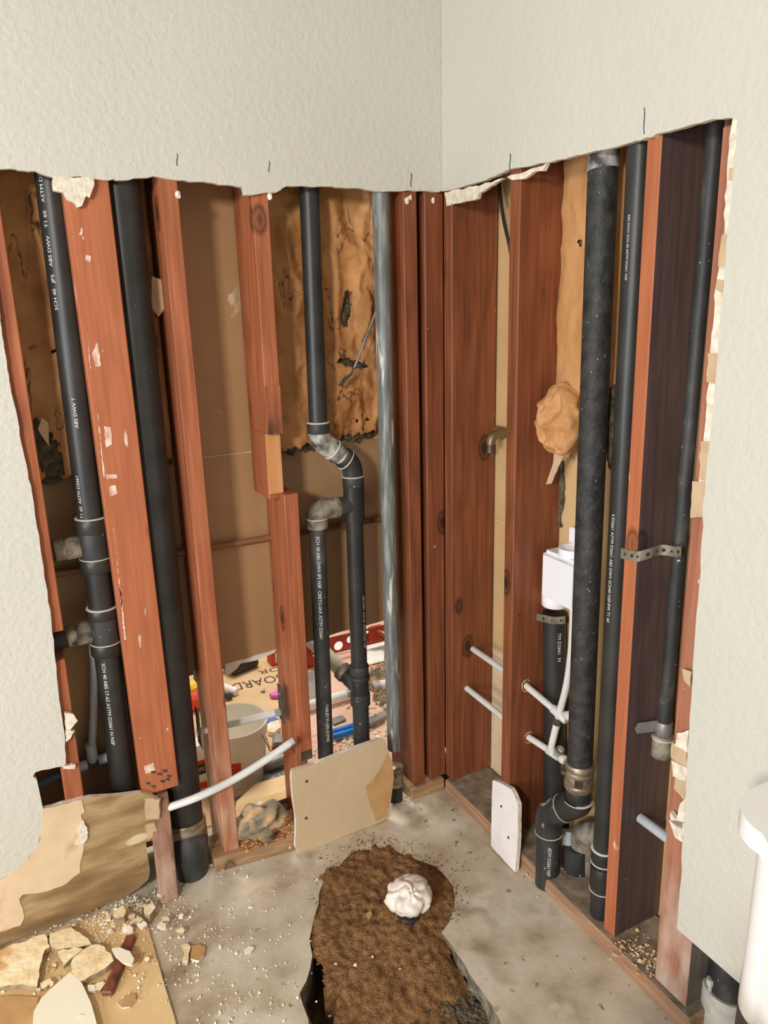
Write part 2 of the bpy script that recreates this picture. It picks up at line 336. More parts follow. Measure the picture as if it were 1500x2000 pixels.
wl = obj('wall_left', bm, [M['paint'], M['gyp']], label='painted drywall left of the corner with its lower middle cut away', kind='structure')
# ---- right wall
def Rp(*pp, x=0.0): return [R(px, py, x) for px, py in pp]
cut = Rp((862, 374), (948, 352), (990, 332), (1090, 312), (1150, 298), (1240, 276), (1255, 272), (1300, 258), (1380, 236), (1430, 226))
cut2 = []
for a, b in zip(cut, cut[1:]): cut2 += rag(a, b, 5, .0018, (0, 0, 1))
edge = Rp((1440, 232), (1432, 330), (1424, 420), (1416, 520), (1405, 640), (1395, 760), (1384, 880), (1374, 980), (1372, 1040), (1366, 1140), (1356, 1260), (1347, 1400), (1340, 1530), (1333, 1640), (1330, 1720), (1322, 1813))
edge2 = []
for a, b in zip(edge, edge[1:]): edge2 += rag(a, b, 4, .0015, (0, 1, 0))
lowr = [V((0, edge[-1].y, .214)), V((0, -2.6, .214))]
pts = [V((0, -.0005, 1.667))]+cut2+edge2+lowr+[V((0, -2.6, 2.7)), V((0, -.0005, 2.7))]
bm = bmesh.new(); prism(bm, pts, (DT, 0, 0), 0, 1, 1)
wr = obj('wall_right', bm, [M['paint'], M['gyp']], label='painted drywall right of the corner cut away beside the toilet tank', kind='structure')
# torn gypsum strip along the right edge: exposed core and paper layers
def patch(name, pp, fn, vec, ms, parent, seg=.012, amp=.002, **k):
    bm = bmesh.new(); prism(bm, jag([fn(*p) for p in pp], seg, amp), vec, 0, min(1, len(ms)-1)); return obj(name, bm, ms, parent, **k)
R2 = lambda px, py: R(px, py, .003)
R3 = lambda px, py: R(px, py, .0)
patch('exposed_gypsum', [(1432, 222), (1440, 234), (1427, 420), (1408, 640), (1386, 880), (1376, 980), (1362, 980), (1372, 880), (1382, 760), (1392, 640), (1398, 560), (1412, 470), (1420, 330), (1424, 270)], R2, (.0095, 0, 0), [M['gyp']], wr, label='cream gypsum core along the torn edge')
for pp in ([(1424, 328), (1433, 328), (1431, 352), (1422, 352)], [(1410, 458), (1424, 458), (1418, 520), (1402, 520)], [(1400, 545), (1413, 548), (1410, 572), (1398, 566)], [(1382, 690), (1402, 690), (1396, 750), (1380, 746)], [(1368, 862), (1385, 862), (1380, 940), (1364, 936)], [(1352, 940), (1376, 940), (1374, 1010), (1348, 1012)], [(1332, 1306), (1350, 1312), (1348, 1342), (1336, 1330)], [(1312, 1450), (1342, 1466), (1340, 1504), (1310, 1480)], [(1318, 1520), (1340, 1526), (1338, 1566), (1316, 1540)]):
    patch('paper_layer', pp, lambda a, b: R(a, b, .0015), (.003, 0, 0), [M['tanpaper']], wr, label='tan paper layer')
for pp in ([(1322, 1432), (1344, 1426), (1342, 1470), (1318, 1456)], [(1312, 1486), (1341, 1500), (1338, 1526), (1314, 1516)], [(1328, 1570), (1338, 1560), (1334, 1640), (1330, 1620), (1310, 1604), (1308, 1586), (1320, 1600)], [(1306, 1602), (1334, 1606), (1332, 1645), (1318, 1636)]):
    patch('gypsum_scrap', pp, lambda a, b: R(a, b, -.002), (.010, 0, 0), [M['gyp']], wr, label='white crumbled gypsum still hanging on')
# gypsum remnants under the cut
patch('gypsum_scrap', [(868, 376), (960, 356), (984, 348), (962, 362), (935, 378), (932, 388), (905, 394), (872, 402)], lambda a, b: R(a, b, .004), (.009, 0, 0), [M['gyp']], wr, .012, .002, label='cream gypsum scrap at the corner')
patch('gypsum_scrap', [(990, 346), (1050, 326), (1068, 318), (1060, 334), (1040, 337), (1024, 349), (1000, 352)], lambda a, b: R(a, b, .004), (.009, 0, 0), [M['gyp']], wr, .012, .002, label='cream gypsum scrap over the second stud')
patch('gypsum_scrap', [(104, 343), (183, 346), (180, 372), (175, 386), (168, 382), (160, 402), (152, 405), (146, 396), (132, 390), (124, 376), (104, 372), (102, 356)], lambda a, b: L(a, b, -.001), (0, .0137, 0), [M['gyp'], M['gyp']], wl, .012, .003, label='cream gypsum scrap nailed over the wide board')
for px, (y0, y1), w in ((346, (300, 324), wl), (526, (315, 336), wl), (803, (338, 366), wl), (996, (300, 334), wr), (1258, (210, 262), wr)):
    fn = (lambda a, b: L(a, b, -.0003)) if w is wl else (lambda a, b: R(a, b, -.0003))
    vec = (0, .0006, 0) if w is wl else (.0006, 0, 0)
    n = 5; P = [(px-.9+1.6*math.sin(i*1.3)*.6, y0+(y1-y0)*i/n) for i in range(n+1)]
    bm = bmesh.new(); prism(bm, [fn(*p) for p in P]+[fn(p[0]+1.9, p[1]) for p in P[::-1]], vec); obj('pencil_mark', bm, M['pencil'], w)
for a, b, rr_ in ((347, 380, 5), (527, 384, 5), (528, 376, 4), (795, 392, 5), (801, 386, 4), (846, 392, 4)):
    bm = bmesh.new(); blob(bm, L(a, b, .010), .006*rr_/5, .004, .008*rr_/5, a, .5, 2); obj('gypsum_scrap', bm, M['gyp'], wl)
for pp in ([(126, 1392), (144, 1396), (152, 1408), (142, 1420), (128, 1432)], [(128, 1426), (146, 1428), (138, 1442), (129, 1450)], [(122, 1496), (148, 1494), (146, 1502), (124, 1502)]):
    patch('gypsum_scrap', pp, lambda a, b: L(a, b, .002), (0, .008, 0), [M['gyp']], wl, .006, .0015)
# ---- torn lower wallboard on the left (glue stained) and its peeled paper layer
tb = [(84, 1580), (160, 1560), (276, 1548), (311, 1560), (310, 1604), (296, 1612), (308, 1630), (302, 1640), (285, 1645), (292, 1690), (290, 1718), (270, 1736), (240, 1756), (160, 1786), (0, 1850), (-130, 1900), (-130, 1780), (-60, 1752), (18, 1708), (52, 1680), (74, 1652), (80, 1625)]
tbm = bmesh.new(); prism(tbm, jag(Lp(*tb, y=.001), .02, .002), (0, .0117, 0), 0, 1)
lw = obj('torn_wallboard', tbm, [M['glue'], M['gyp']], wl, label='brown glue-stained wallboard where the baseboard was')
pp = [(84, 1580), (160, 1562), (166, 1585), (158, 1592), (172, 1636), (164, 1652), (158, 1680), (157, 1704), (130, 1726), (96, 1740), (44, 1748), (38, 1756), (48, 1792), (40, 1808), (0, 1820), (-130, 1868), (-130, 1780), (-60, 1752), (18, 1708), (52, 1680), (74, 1652), (80, 1625)]
bm = bmesh.new(); prism(bm, jag(Lp(*pp, y=-.0005), .012, .0018), (0, .0025, 0), 0, 0); obj('peeled_paper', bm, M['peel'], lw, label='lighter peeled tan paper')
for pp in ([(282, 1560), (312, 1562), (311, 1600), (285, 1602)], [(284, 1612), (302, 1608), (308, 1630), (288, 1642)]):
    patch('peeled_paper', pp, lambda a, b: L(a, b, -.004), (.004, .005, 0), [M['tanpaper']], lw, .008, .002)
patch('gypsum_scrap', [(150, 1610), (164, 1604), (172, 1626), (170, 1640), (158, 1652), (146, 1650), (156, 1636)], lambda a, b: L(a, b, -.004), (0, .006, 0), [M['gyp']], lw, .006, .002)

# ---- boards seen from behind, closing the back of both stud bays
bk = [(-1.7, 2.7), (.154, 2.7), (.154, .02), (-.035, .02), (-.035, .516)]+[(-.117-(x*.066), .514-.004*x+random.uniform(-.003, .003)) for x in range(1, 8)]+[(-.642, .487), (-.70, .485), (-.735, .47), (-.748, .02), (-1.7, .02)]
bm = bmesh.new(); prism(bm, [V((x, .155, z)) for x, z in bk], (0, .0127, 0), 0, 1, 2)
wb = obj('wall_back', bm, [M['back'], M['gyp'], M['paint']], label='brown back of the next room\'s drywall behind the left studs', kind='structure')
bm = bmesh.new(); box(bm, -.95, -.1, .1525, .156, 1.052, 1.058, .0008); obj('paper_joint', bm, M['tanpaper'], wb, label='pale paper joint across the boards')
M['scuff'] = mat('scuffed_paper', [(.4, (176, 146, 106)), (.62, (214, 190, 156))], (1, 1, .5), ns=60, rough=.8)
for pp in ([(446, 576), (466, 560), (484, 522), (492, 530), (494, 600), (470, 608), (450, 622)], [(425, 800), (436, 812), (440, 808), (428, 796)]):
    bm = bmesh.new(); prism(bm, jag([L(a, b, .1545) for a, b in pp], .01, .004), (0, .0008, 0)); obj('scuffed_patch', bm, M['scuff'], wb)
bm = bmesh.new()   # torn white paper hanging off the lower edge
prism(bm, jag([L(a, b, .1535) for a, b in ((440, 1297), (466, 1290), (500, 1280), (540, 1268), (536, 1275), (520, 1282), (500, 1290), (470, 1296), (463, 1306), (448, 1318), (440, 1317))], .02, .002), (0, .002, 0)); obj('torn_paper', bm, M['whitepaper'], wb, label='torn white paper hanging off the lower edge')
bm = bmesh.new(); prism(bm, jag([L(a, b, .1535) for a, b in ((378, 1310), (392, 1308), (394, 1338), (384, 1334), (378, 1326))], .02, .002), (0, .002, 0)); obj('torn_paper', bm, M['whitepaper'], wb)
bm = bmesh.new(); box(bm, .155, .168, -2.6, .155, .0, 2.7, 0)
wrr = obj('wall_rear', bm, [M['backr']], label='tan back of the drywall behind the right-hand studs', kind='structure')
bm = bmesh.new(); box(bm, .152, .1555, -.25, -.03, .822, .828, .0006); obj('paper_joint', bm, M['tanpaper'], wrr)
bm = bmesh.new(); prism(bm, jag([R(a, b, .1545) for a, b in ((955, 1256), (982, 1272), (984, 1540), (953, 1500))], .03, .002), (.002, 0, 0)); obj('bare_gypsum_patch', bm, M['peel'], wrr, label='paler torn patch low between the studs')
# ---- floor slab with the dug trench
trT = [(690, 1662), (655, 1700), (630, 1725), (622, 1765), (612, 1800), (604, 1835), (610, 1866), (606, 1890), (585, 1940), (602, 1990), (612, 2080), (640, 2240), (1080, 2240), (1010, 2070), (975, 1990), (940, 1935), (905, 1880), (876, 1838), (862, 1822), (878, 1800), (888, 1770), (884, 1730), (850, 1692), (815, 1680), (760, 1656)]
trB = [(690, 1672), (668, 1710), (648, 1735), (645, 1775), (648, 1810), (645, 1850), (640, 1890), (632, 1930), (604, 1985), (618, 2030), (640, 2110), (670, 2270), (1030, 2270), (970, 2090), (930, 2010), (890, 1940), (868, 1890), (856, 1852), (852, 1830), (862, 1806), (872, 1776), (868, 1740), (840, 1702), (810, 1690), (758, 1666)]
T_ = jag([G(*p) for p in trT], .03, .004); NB = len(T_)
Braw = [G(*p, -.13) for p in trB]; B_ = []
seglist = []
for i in range(len(trT)):
    a, b = G(*trT[i]), G(*trT[(i+1) % len(trT)]); k = max(1, int((b-a).length/.03))
    for j in range(k): B_.append(Braw[i].lerp(Braw[(i+1) % len(trB)], j/k)+V((random.uniform(-.005, .005), random.uniform(-.005, .005), 0)))
bm = bmesh.new()
tv = [bm.verts.new(p) for p in T_]; te = [bm.edges.new((tv[i], tv[(i+1) % NB])) for i in range(NB)]
ov = [bm.verts.new(p) for p in (V((-2.4, -2.6, 0)), V((.17, -2.6, 0)), V((.17, .16, 0)), V((.5, .16, 0)), V((.5, 3.0, 0)), V((-2.4, 3.0, 0)))]
oe = [bm.edges.new((ov[i], ov[(i+1) % len(ov)])) for i in range(len(ov))]
bmesh.ops.triangle_fill(bm, edges=te+oe, use_beauty=True)
bv = [bm.verts.new(p) for p in B_]
mv = [bm.verts.new(T_[i].lerp(B_[i], .35)+V((random.uniform(-.006, .006), random.uniform(-.006, .006), random.uniform(-.008, .008)))) for i in range(NB)]
for i in range(NB):
    j = (i+1) % NB
    for A, Bq in ((tv, mv), (mv, bv)):
        f = bm.faces.new((A[i], A[j], Bq[j], Bq[i])); f.material_index = 1
lo = [bm.verts.new(v.co-V((0, 0, .15))) for v in ov]
for i in range(len(ov)): bm.faces.new((ov[i], lo[i], lo[(i+1) % len(ov)], ov[(i+1) % len(ov)]))
fl = obj('floor', bm, [M['concrete'], M['conside']], label='bare grey concrete slab with a trench broken out of it', kind='structure')
# ---- the far wall of the next room
bm = bmesh.new(); box(bm, -2.4, .5, 2.2, 2.25, 0, 2.7, 0); obj('wall_far', bm, M['paint'], label='white far wall of the next room', kind='structure')

# ================================================================== STUDS
def stud(name, label, bm, m_, cat='stud', group=None): return obj(name, bm, m_, None, label, cat, group)
SD = .150
def lstud(x0, x1, z0, z1, dx=0, y0=DT, y1=SD, bm=None):
    bm = bm or bmesh.new()
    hexa(bm, [V((x0+dx, y0, z0)), V((x1+dx, y0, z0)), V((x1+dx, y1, z0)), V((x0+dx, y1, z0))], [V((x0, y0, z1)), V((x1, y0, z1)), V((x1, y1, z1)), V((x0, y1, z1))], .002); return bm
def rstud(y0, y1, z0, z1, dy=0, x0=DT, x1=SD, bm=None):
    bm = bm or bmesh.new()
    hexa(bm, [V((x0, y0+dy, z0)), V((x1, y0+dy, z0)), V((x1, y1+dy, z0)), V((x0, y1+dy, z0))], [V((x0, y0, z1)), V((x1, y0, z1)), V((x1, y1, z1)), V((x0, y1, z1))], .002); return bm
ZT = 2.2
# S1 (notched around the lower drain branch)
s1 = thing('wall_stud', (-.988, .08, .0), 'leftmost red stud, notched, half hidden by the left drywall edge', 'stud')
obj('upper_piece', lstud(-1.008, -.968, .735, ZT), M['wood'], s1)
obj('lower_piece', lstud(-1.014, -.974, .0, .668, -.008), M['wood'], s1)
bm = bmesh.new(); lstud(-1.008, -.970, .66, .745, 0, .075, SD, bm); obj('notch_web', bm, M['wooddark'], s1)
# S2 flat wide board
bm = lstud(-.8565, -.769, .272, ZT, .006, DT, .051)
s2o = stud('wall_board', 'wide flat orange-red board standing between the two left black pipes', bm, M['woodflat'], 'board')
M['smear'] = mat('plaster_smear', [(.35, (196, 132, 100)), (.6, (232, 214, 198))], (1, 1, .4), ns=70, rough=.8)
for pp in ([(190, 668), (194, 690), (196, 716), (186, 716), (180, 690)], [(203, 832), (216, 834), (219, 868), (207, 874)], [(207, 926), (229, 928), (229, 934), (208, 936)], [(213, 950), (226, 948), (230, 964), (216, 970)], [(168, 498), (178, 500), (176, 512), (166, 508)], [(232, 1130), (236, 1150), (240, 1190), (237, 1190)], [(282, 1496), (300, 1490), (304, 1504), (284, 1512)], [(170, 642), (172, 660), (178, 720), (176, 720)], [(190, 800), (196, 850), (205, 930), (202, 932)], [(222, 1030), (230, 1100), (246, 1250), (243, 1250)]):
    bm = bmesh.new(); prism(bm, jag([L(a, b, .0122) for a, b in pp], .006, .0012), (0, .0006, 0)); obj('plaster_smear', bm, M['smear'], s2o)
for a, b in ((300, 1508), (312, 1512), (322, 1506), (331, 1516), (318, 1526), (290, 1530), (300, 1536), (328, 1522)):
    bm = bmesh.new(); prism(bm, jag([L(a-random.uniform(3, 6), b-2, .0122), L(a+random.uniform(3, 6), b-3, .0122), L(a+4, b+3, .0122), L(a-4, b+2, .0122)], .006, .001), (0, .0006, 0)); obj('black_stain', bm, M['ink'], s2o)
bm = bmesh.new()
hexa(bm, [V((-.847, -.047, 0)), V((-.803, -.047, 0)), V((-.803, -.025, 0)), V((-.847, -.025, 0))], [V((-.838, .016, .262)), V((-.790, .016, .262)), V((-.790, .038, .262)), V((-.838, .038, .262))], .002)
stud('short_plank', 'short weathered plank with a ragged foot below the wide flat board', bm, M['woodstain'], 'plank')
# S3
bm = lstud(-.6705, -.6325, .0, ZT, .004)
stud('wall_stud', 'slender red stud just left of the white bucket, stained pale at its foot', bm, M['woodfoot'])
# S4 upper notched stud
s4 = thing('wall_stud', (-.456, .08, .97), 'red stud notched to fresh yellow wood, its end charred dark', 'stud')
obj('upper_piece', lstud(-.474, -.4365, 1.117, ZT), M['wood'], s4)
bm = bmesh.new(); lstud(-.474, -.4365, .955, 1.117, 0, DT+.022, SD, bm); obj('notch_piece', bm, M['wood'], s4)
bm = bmesh.new(); box(bm, -.4735, -.437, DT+.0205, DT+.0225, .97, 1.116, 0); obj('fresh_cut_face', bm, M['woodfresh'], s4, label='fresh yellow cut wood')
bm = bmesh.new(); box(bm, -.4735, -.4368, .0118, .0135, 1.1175, 1.23, 0)
obj('charred_patch', bm, wood('charred_wood', (138, 78, 50), (180, 106, 70), (200, 128, 88), fade=((52, 36, 34), -.05, .05), specks=()), s4, label='dark charred end')
# S5 short post
s5 = thing('wall_stud', (-.425, .08, 0), 'short red post with its sawn top showing, right of the bucket', 'stud')
bm = lstud(-.4440, -.4070, .238, .968, -.002); obj('post', bm, M['wood'], s5)
bm = lstud(-.4460, -.4120, .0, .238, 0, .045, SD); obj('lower_piece', bm, M['wood'], s5)
bm = bmesh.new(); lstud(-.443, -.409, .232, .262, 0, .0118, .02, bm); obj('black_mould_patch', bm, M['ink'], s5, label='black mould at the cut end')
# corner studs
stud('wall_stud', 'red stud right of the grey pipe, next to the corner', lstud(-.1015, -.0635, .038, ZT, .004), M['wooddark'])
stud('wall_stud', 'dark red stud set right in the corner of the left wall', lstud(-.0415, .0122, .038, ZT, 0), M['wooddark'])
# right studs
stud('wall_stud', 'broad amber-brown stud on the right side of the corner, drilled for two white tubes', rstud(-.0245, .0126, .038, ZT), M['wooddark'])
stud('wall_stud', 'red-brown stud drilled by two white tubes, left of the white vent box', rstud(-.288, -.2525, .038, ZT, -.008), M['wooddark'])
bm = rstud(-.662, -.630, .038, ZT, -.020); 
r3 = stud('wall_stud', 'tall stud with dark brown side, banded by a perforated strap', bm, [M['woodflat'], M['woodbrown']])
for k in range(9):
    a, b = 1308+k*4.6, 541+k*1.2; bm = bmesh.new(); q = L(a, b, -.6632).z; xq = L(a, b, -.6632).x
    box(bm, xq-.0022, xq+.0022, -.6680, -.6640, q-.011-random.uniform(0, .003), q+.011, 0); obj('ink_stamp', bm, mat('faded_ink', [(.4, (48, 36, 34)), (.6, (64, 48, 44))], ns=60) if k == 0 else bpy.data.materials['faded_ink'], r3)
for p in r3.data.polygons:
    if p.normal.y < -.8: p.material_index = 1  # this side of the stud gets the darker brown wood
po = stud('wall_post', 'wide dusty red post under the torn drywall edge at right', rstud(-.866, -.7865, .038, 1.652, -.012), [M['woodbeige'], mat('grey_dusty_wood', [(.3, (96, 86, 78)), (.7, (124, 112, 102))], ZG, 60, rough=.9)], 'post')
for p in po.data.polygons:
    if p.normal.y < -.8: p.material_index = 1
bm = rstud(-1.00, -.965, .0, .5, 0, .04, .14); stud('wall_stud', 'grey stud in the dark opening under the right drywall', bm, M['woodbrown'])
# sole plates
bm = bmesh.new()
hexa(bm, [V((-.70, -.006, 0)), V((-.40, -.038, 0)), V((-.40, .09, 0)), V((-.70, .10, 0))], [V((-.70, .002, .036)), V((-.40, -.031, .036)), V((-.40, .09, .036)), V((-.70, .10, .036))], .003)
stud('sole_plate', 'worn bottom plate under the slender studs beside the leaning offcut', bm, M['woodx'], 'plate')
bm = bmesh.new(); box(bm, -.115, -.001, -.004, .145, 0, .037, .003); stud('sole_plate', 'short piece of bottom plate beneath the two corner studs', bm, M['woodx'], 'plate')
bm = bmesh.new(); hexa(bm, [V((-.004, -.9, 0)), V((.148, -.9, 0)), V((.148, -.006, 0)), V((-.004, -.006, 0))], [V((-.018+.016, -.9, .037)), V((.148, -.9, .037)), V((.148, -.006, .037)), V((-.002, -.006, .037))], .004)
sp3 = stud('sole_plate', 'long bottom plate running along the right wall from the corner', bm, [M['woody'], mat('dusty_plate_top', [(.3, (104, 88, 72)), (.55, (140, 122, 102)), (.75, (168, 150, 128))], ns=26, det=8, rough=.95, bump=(70, .5, .004))], 'plate')
for p in sp3.data.polygons:
    if p.normal.z > .8: p.material_index = 1

# ================================================================== LEFT WALL PIPES
def vline(pt, pb, plane, c): f = L if plane == 'L' else R; return (f(pt[0], pt[1], c), f(pb[0], pb[1], c))
def at(line, py): return online(line[0], line[1], py)
def up(line, z): A, B = line; t = (z-A.z)/(B.z-A.z); return A+(B-A)*t
# P1 --------------------------------------------------------------
l1 = vline((99, 350), (243, 1550), 'L', .078); r1 = .0300
p1 = thing('drain_stack', up(l1, 0), 'far-left black drain stack with two side branches left of the wide board', 'pipe')
T('pipe', [up(l1, 2.1), up(l1, .0)], r1, M['black'], p1)
dn = V((0, 0, -1))
for (a, b_, c_, d_) in ((1010, 1038, 1088, 1113), (1185, 1205, 1252, 1275)):
    tee = band('tee_fitting', at(l1, a), at(l1, d_), r1+.0045, M['blackd'], p1)
    for q in (a, c_): ring(at(l1, q), dn, r1+.0055, tee)
    band('hub_rim', at(l1, a), at(l1, b_), r1+.0065, M['black'], tee); band('hub_rim', at(l1, c_), at(l1, d_), r1+.0065, M['black'], tee)
    c0 = at(l1, (b_+c_)/2-2); c1 = c0+V((-.16, -.002, -.004))
    if a == 1185:
        c1 = c0+V((-.125, -.004, -.006)); T('side_branch', path([c0, c1, c1+V((-.002, 0, -.09))], .03), .0225, M['blackd'], p1)
    else: T('side_branch', [c0, c1], .0225, M['blackd'], p1)
    band('branch_hub', c0+V((-.030, 0, -.001)), c0+V((-.062, 0, -.002)), .0262, M['dust'], p1, label='dust-caked branch hub')
    band('branch_hub', c0+V((-.062, 0, -.002)), c0+V((-.085, -.001, -.003)), .0246, M['dust'], p1)
pipetext('SCH 40   JPS    ABS DWV    T1 60    ASTM D2661    N', .0105, l1, r1, 606, -.016, True, p1, stretch=1.28)
pipetext('ABS DWV T', .0095, l1, r1, 832, -.004, True, p1, stretch=1.3)
pipetext('T1 60  ASTM D2661', .010, l1, r1, 1006, -.017, True, p1, stretch=1.15)
pipetext('SCH 40 ABS 17-62 ASTM D2661 N NSF', .0115, l1, r1, 1284, -.016, False, p1, stretch=1.12)
# P2 --------------------------------------------------------------
l2 = vline((229, 350), (358, 1560), 'L', .072); r2 = .0445
p2 = thing('vent_stack', up(l2, 0), 'thick plain black pipe right of the wide flat board', 'pipe')
T('pipe', [up(l2, 2.1), up(l2, .05)], r2, M['black'], p2, 32)
q = at(l2, 1612); e0 = V((q.x-.004, .012, 0))
band('tan_coupling', at(l2, 1600), at(l2, 1642)+V((0, -.012, 0)), r2+.006, M['clamp'], p2, label='tan cement-smeared coupling')
T('foot', [at(l2, 1640)+V((0, -.01, .02)), V((q.x-.001, .048, .08)), V((q.x-.004, .03, .04)), V((q.x-.006, .03, .0))], [r2+.004, r2+.002, r2, r2-.004], M['blackd'], p2, 32)
# P3/P4 -------------------------------------------------------------
y3 = .062; r3p = .0232
l3 = vline((604, 380), (621, 815), 'L', y3); l3b = vline((690, 950), (706, 1440), 'L', y3); l4 = vline((620, 1040), (636, 1470), 'L', y3)
p3 = thing('drain_pipe', up(l3b, 0), 'black pipe that jogs right through elbows then splits in two, behind the leaning offcut', 'pipe')
T('pipe', [up(l3, 2.1), at(l3, 830)], r3p, M['black'], p3)
ring(at(l3, 825), dn, r3p+.006, band('coupling', at(l3, 825), at(l3, 846), r3p+.005, M['blackd'], p3))
A = at(l3, 842); Bp = L(690, 925, y3); k1 = L(626, 862, y3); k2 = L(687, 905, y3)
T('elbow', path([A, k1, L(652, 879, y3)], .04), r3p+.0035, M['silver'], p3, label='elbow oversprayed white')
dd = (k2-k1).normalized()
ring(L(650, 878, y3), dd, r3p+.0055, band('coupling', L(650, 878, y3), L(662, 887, y3), r3p+.0055, M['silver'], p3))
T('pipe', [L(655, 881, y3), L(678, 899, y3)], r3p, M['silver'], p3)
ring(L(676, 898, y3), dd, r3p+.0055, band('coupling', L(668, 891, y3), L(677, 898, y3), r3p+.0045, M['blackd'], p3))
T('elbow', path([L(674, 896, y3), k2, at(l3b, 935)], .045), r3p+.003, M['blackd'], p3)
ring(at(l3b, 930), dn, r3p+.006, band('coupling', at(l3b, 930), at(l3b, 950), r3p+.005, M['blackd'], p3))
T('tee_fitting', [at(l3b, 948), at(l3b, 1016)], r3p+.004, M['black'], p3)
bj = at(l3b, 985); kj = V((at(l4, 985).x, y3, bj.z)); kj2 = at(l4, 1012)
T('side_branch', [bj, bj.lerp(kj, .75)], r3p+.001, M['blackd'], p3)
band('branch_hub', bj.lerp(kj, .42), bj.lerp(kj, .62), r3p+.004, M['dust'], p3, label='dust-caked branch hub')
T('elbow', path([bj.lerp(kj, .55), kj, kj2+V((0, 0, -.005))], .042, 9), r3p+.0045, M['dust'], p3, label='dust-caked elbow')
ring(at(l4, 1012), dn, r3p+.006, band('coupling', at(l4, 1012), at(l4, 1031), r3p+.005, M['dust'], p3))
T('branch_pipe', [at(l4, 1020), up(l4, 0)], r3p-.0015, M['blackd'], p3)
T('pipe', [at(l3b, 1010), at(l3b, 1325)], r3p-.0005, M['black'], p3)
band('coupling', at(l3b, 1298), at(l3b, 1318), r3p+.0035, M['blackd'], p3)
band('wye_fitting', at(l3b, 1316), at(l3b, 1362), r3p+.002, M['black'], p3); band('hub_rim', at(l3b, 1318), at(l3b, 1326), r3p+.0055, M['blackd'], p3)
band('coupling', at(l3b, 1352), at(l3b, 1376), r3p+.005, M['blackd'], p3)
T('pipe', [at(l3b, 1360), up(l3b, 0)], r3p, M['blackd'], p3)
w0 = at(l3b, 1345); w1 = w0+V((-.055, .13, .075)); wd = (w1-w0)
T('wye_arm', [w0, w0+wd*.45], r3p, M['blackd'], p3); band('hub_rim', w0+wd*.36, w0+wd*.5, r3p+.004, M['dust'], p3)
T('white_arm', [w0+wd*.4, w0+wd*1.5], r3p-.002, M['primed'], p3, label='white pipe arm stained yellow')
pipetext('SCH 40 ABS DWV IPS NSF  CRETO-IAA ASTM D2661', .0125, l4, r3p-.0015, 1043, -.004, False, p3, stretch=1.0)
pipetext('TABLEY M-ABS-SCH40', .0125, l4, r3p-.0015, 1368, .004, False, p3, stretch=.95)
pipetext('ABS DWV  SCH 40  ASTM D2661 NSF', .0095, l3b, r3p, 1160, .0165, False, p3, stretch=1.0)
# grey pipe
lg = vline((743, 380), (771, 1480), 'L', .028); rg = .0205
pg = thing('vent_pipe', up(lg, 0), 'weathered grey metal pipe standing left of the corner studs', 'pipe')
T('pipe', [up(lg, 2.1), up(lg, .17)], rg, M['galv'], pg)
band('coupling', at(lg, 1497), at(lg, 1532), rg+.003, M['clamp'], pg); ring(at(lg, 1497), dn, rg+.003, pg, M['clamp'])
T('foot', [at(lg, 1528), up(lg, 0)], rg, M['blackd'], pg, label='black foot of the pipe')
# copper pipe through the studs
cp = thing('copper_pipe', V((-.6, .137, .83)), 'old dull copper pipe running level behind the left-wall studs', 'pipe')
T('pipe', [L(100, 1122, .137), L(775, 1008, .137)], .0085, M['copper'], cp, 16)
# white PEX tubes on the left
def tubeobj(name, label, pts, r, m_, rad=.05, inner=.003, cat='tube', group=None):
    bm = bmesh.new(); tube(bm, path(pts, rad, 6), r, 18, inner=inner); return obj(name, bm, m_, None, label, cat, group, smooth=True)
def curve3(P, n=24):
    P = [Vector(p) for p in P]; out = []
    Q = [P[0]*2-P[1]]+P+[P[-1]*2-P[-2]]
    for i in range(1, len(Q)-2):
        a, b, c, d = Q[i-1:i+3]
        for j in range(n):
            t = j/n; out.append(.5*((2*b)+(c-a)*t+(2*a-5*b+4*c-d)*t*t+(3*b-a-3*c+d)*t**3))
    return out+[P[-1]]
bm = bmesh.new(); tube(bm, curve3([L(296, 1590, .045), L(330, 1577, .015), L(385, 1557, -.015), L(450, 1526, -.012), L(510, 1490, -.012), L(574, 1446, -.014)], 8), .0098, 18, inner=.003)
obj('water_tube', bm, M['pex'], None, 'white flexible tube sweeping up across the slender stud, open end at right', 'tube', smooth=True)
tubeobj('water_tube', 'straight white tube crossing above the bucket rim between two studs', [L(385, 1430, .085), L(556, 1388, .085)], .0095, M['pex'])
pl = thing('nail_plate', L(546, 1400, .09), 'dark steel nail plate on the short post right of the bucket', 'plate')
bm = bmesh.new(); box(bm, -.4675, -.4655, .055, .095, L(546, 1412, .07).z, L(546, 1342, .07).z, .0006); obj('plate', bm, M['ink'], pl)
for dz in (-.03, .03):
    bm = bmesh.new(); tube(bm, [V((-.4693, .075, L(546, 1377, .07).z+dz)), V((-.467, .075, L(546, 1377, .07).z+dz))], .004, 10); obj('nail_head', bm, M['grey'], pl)
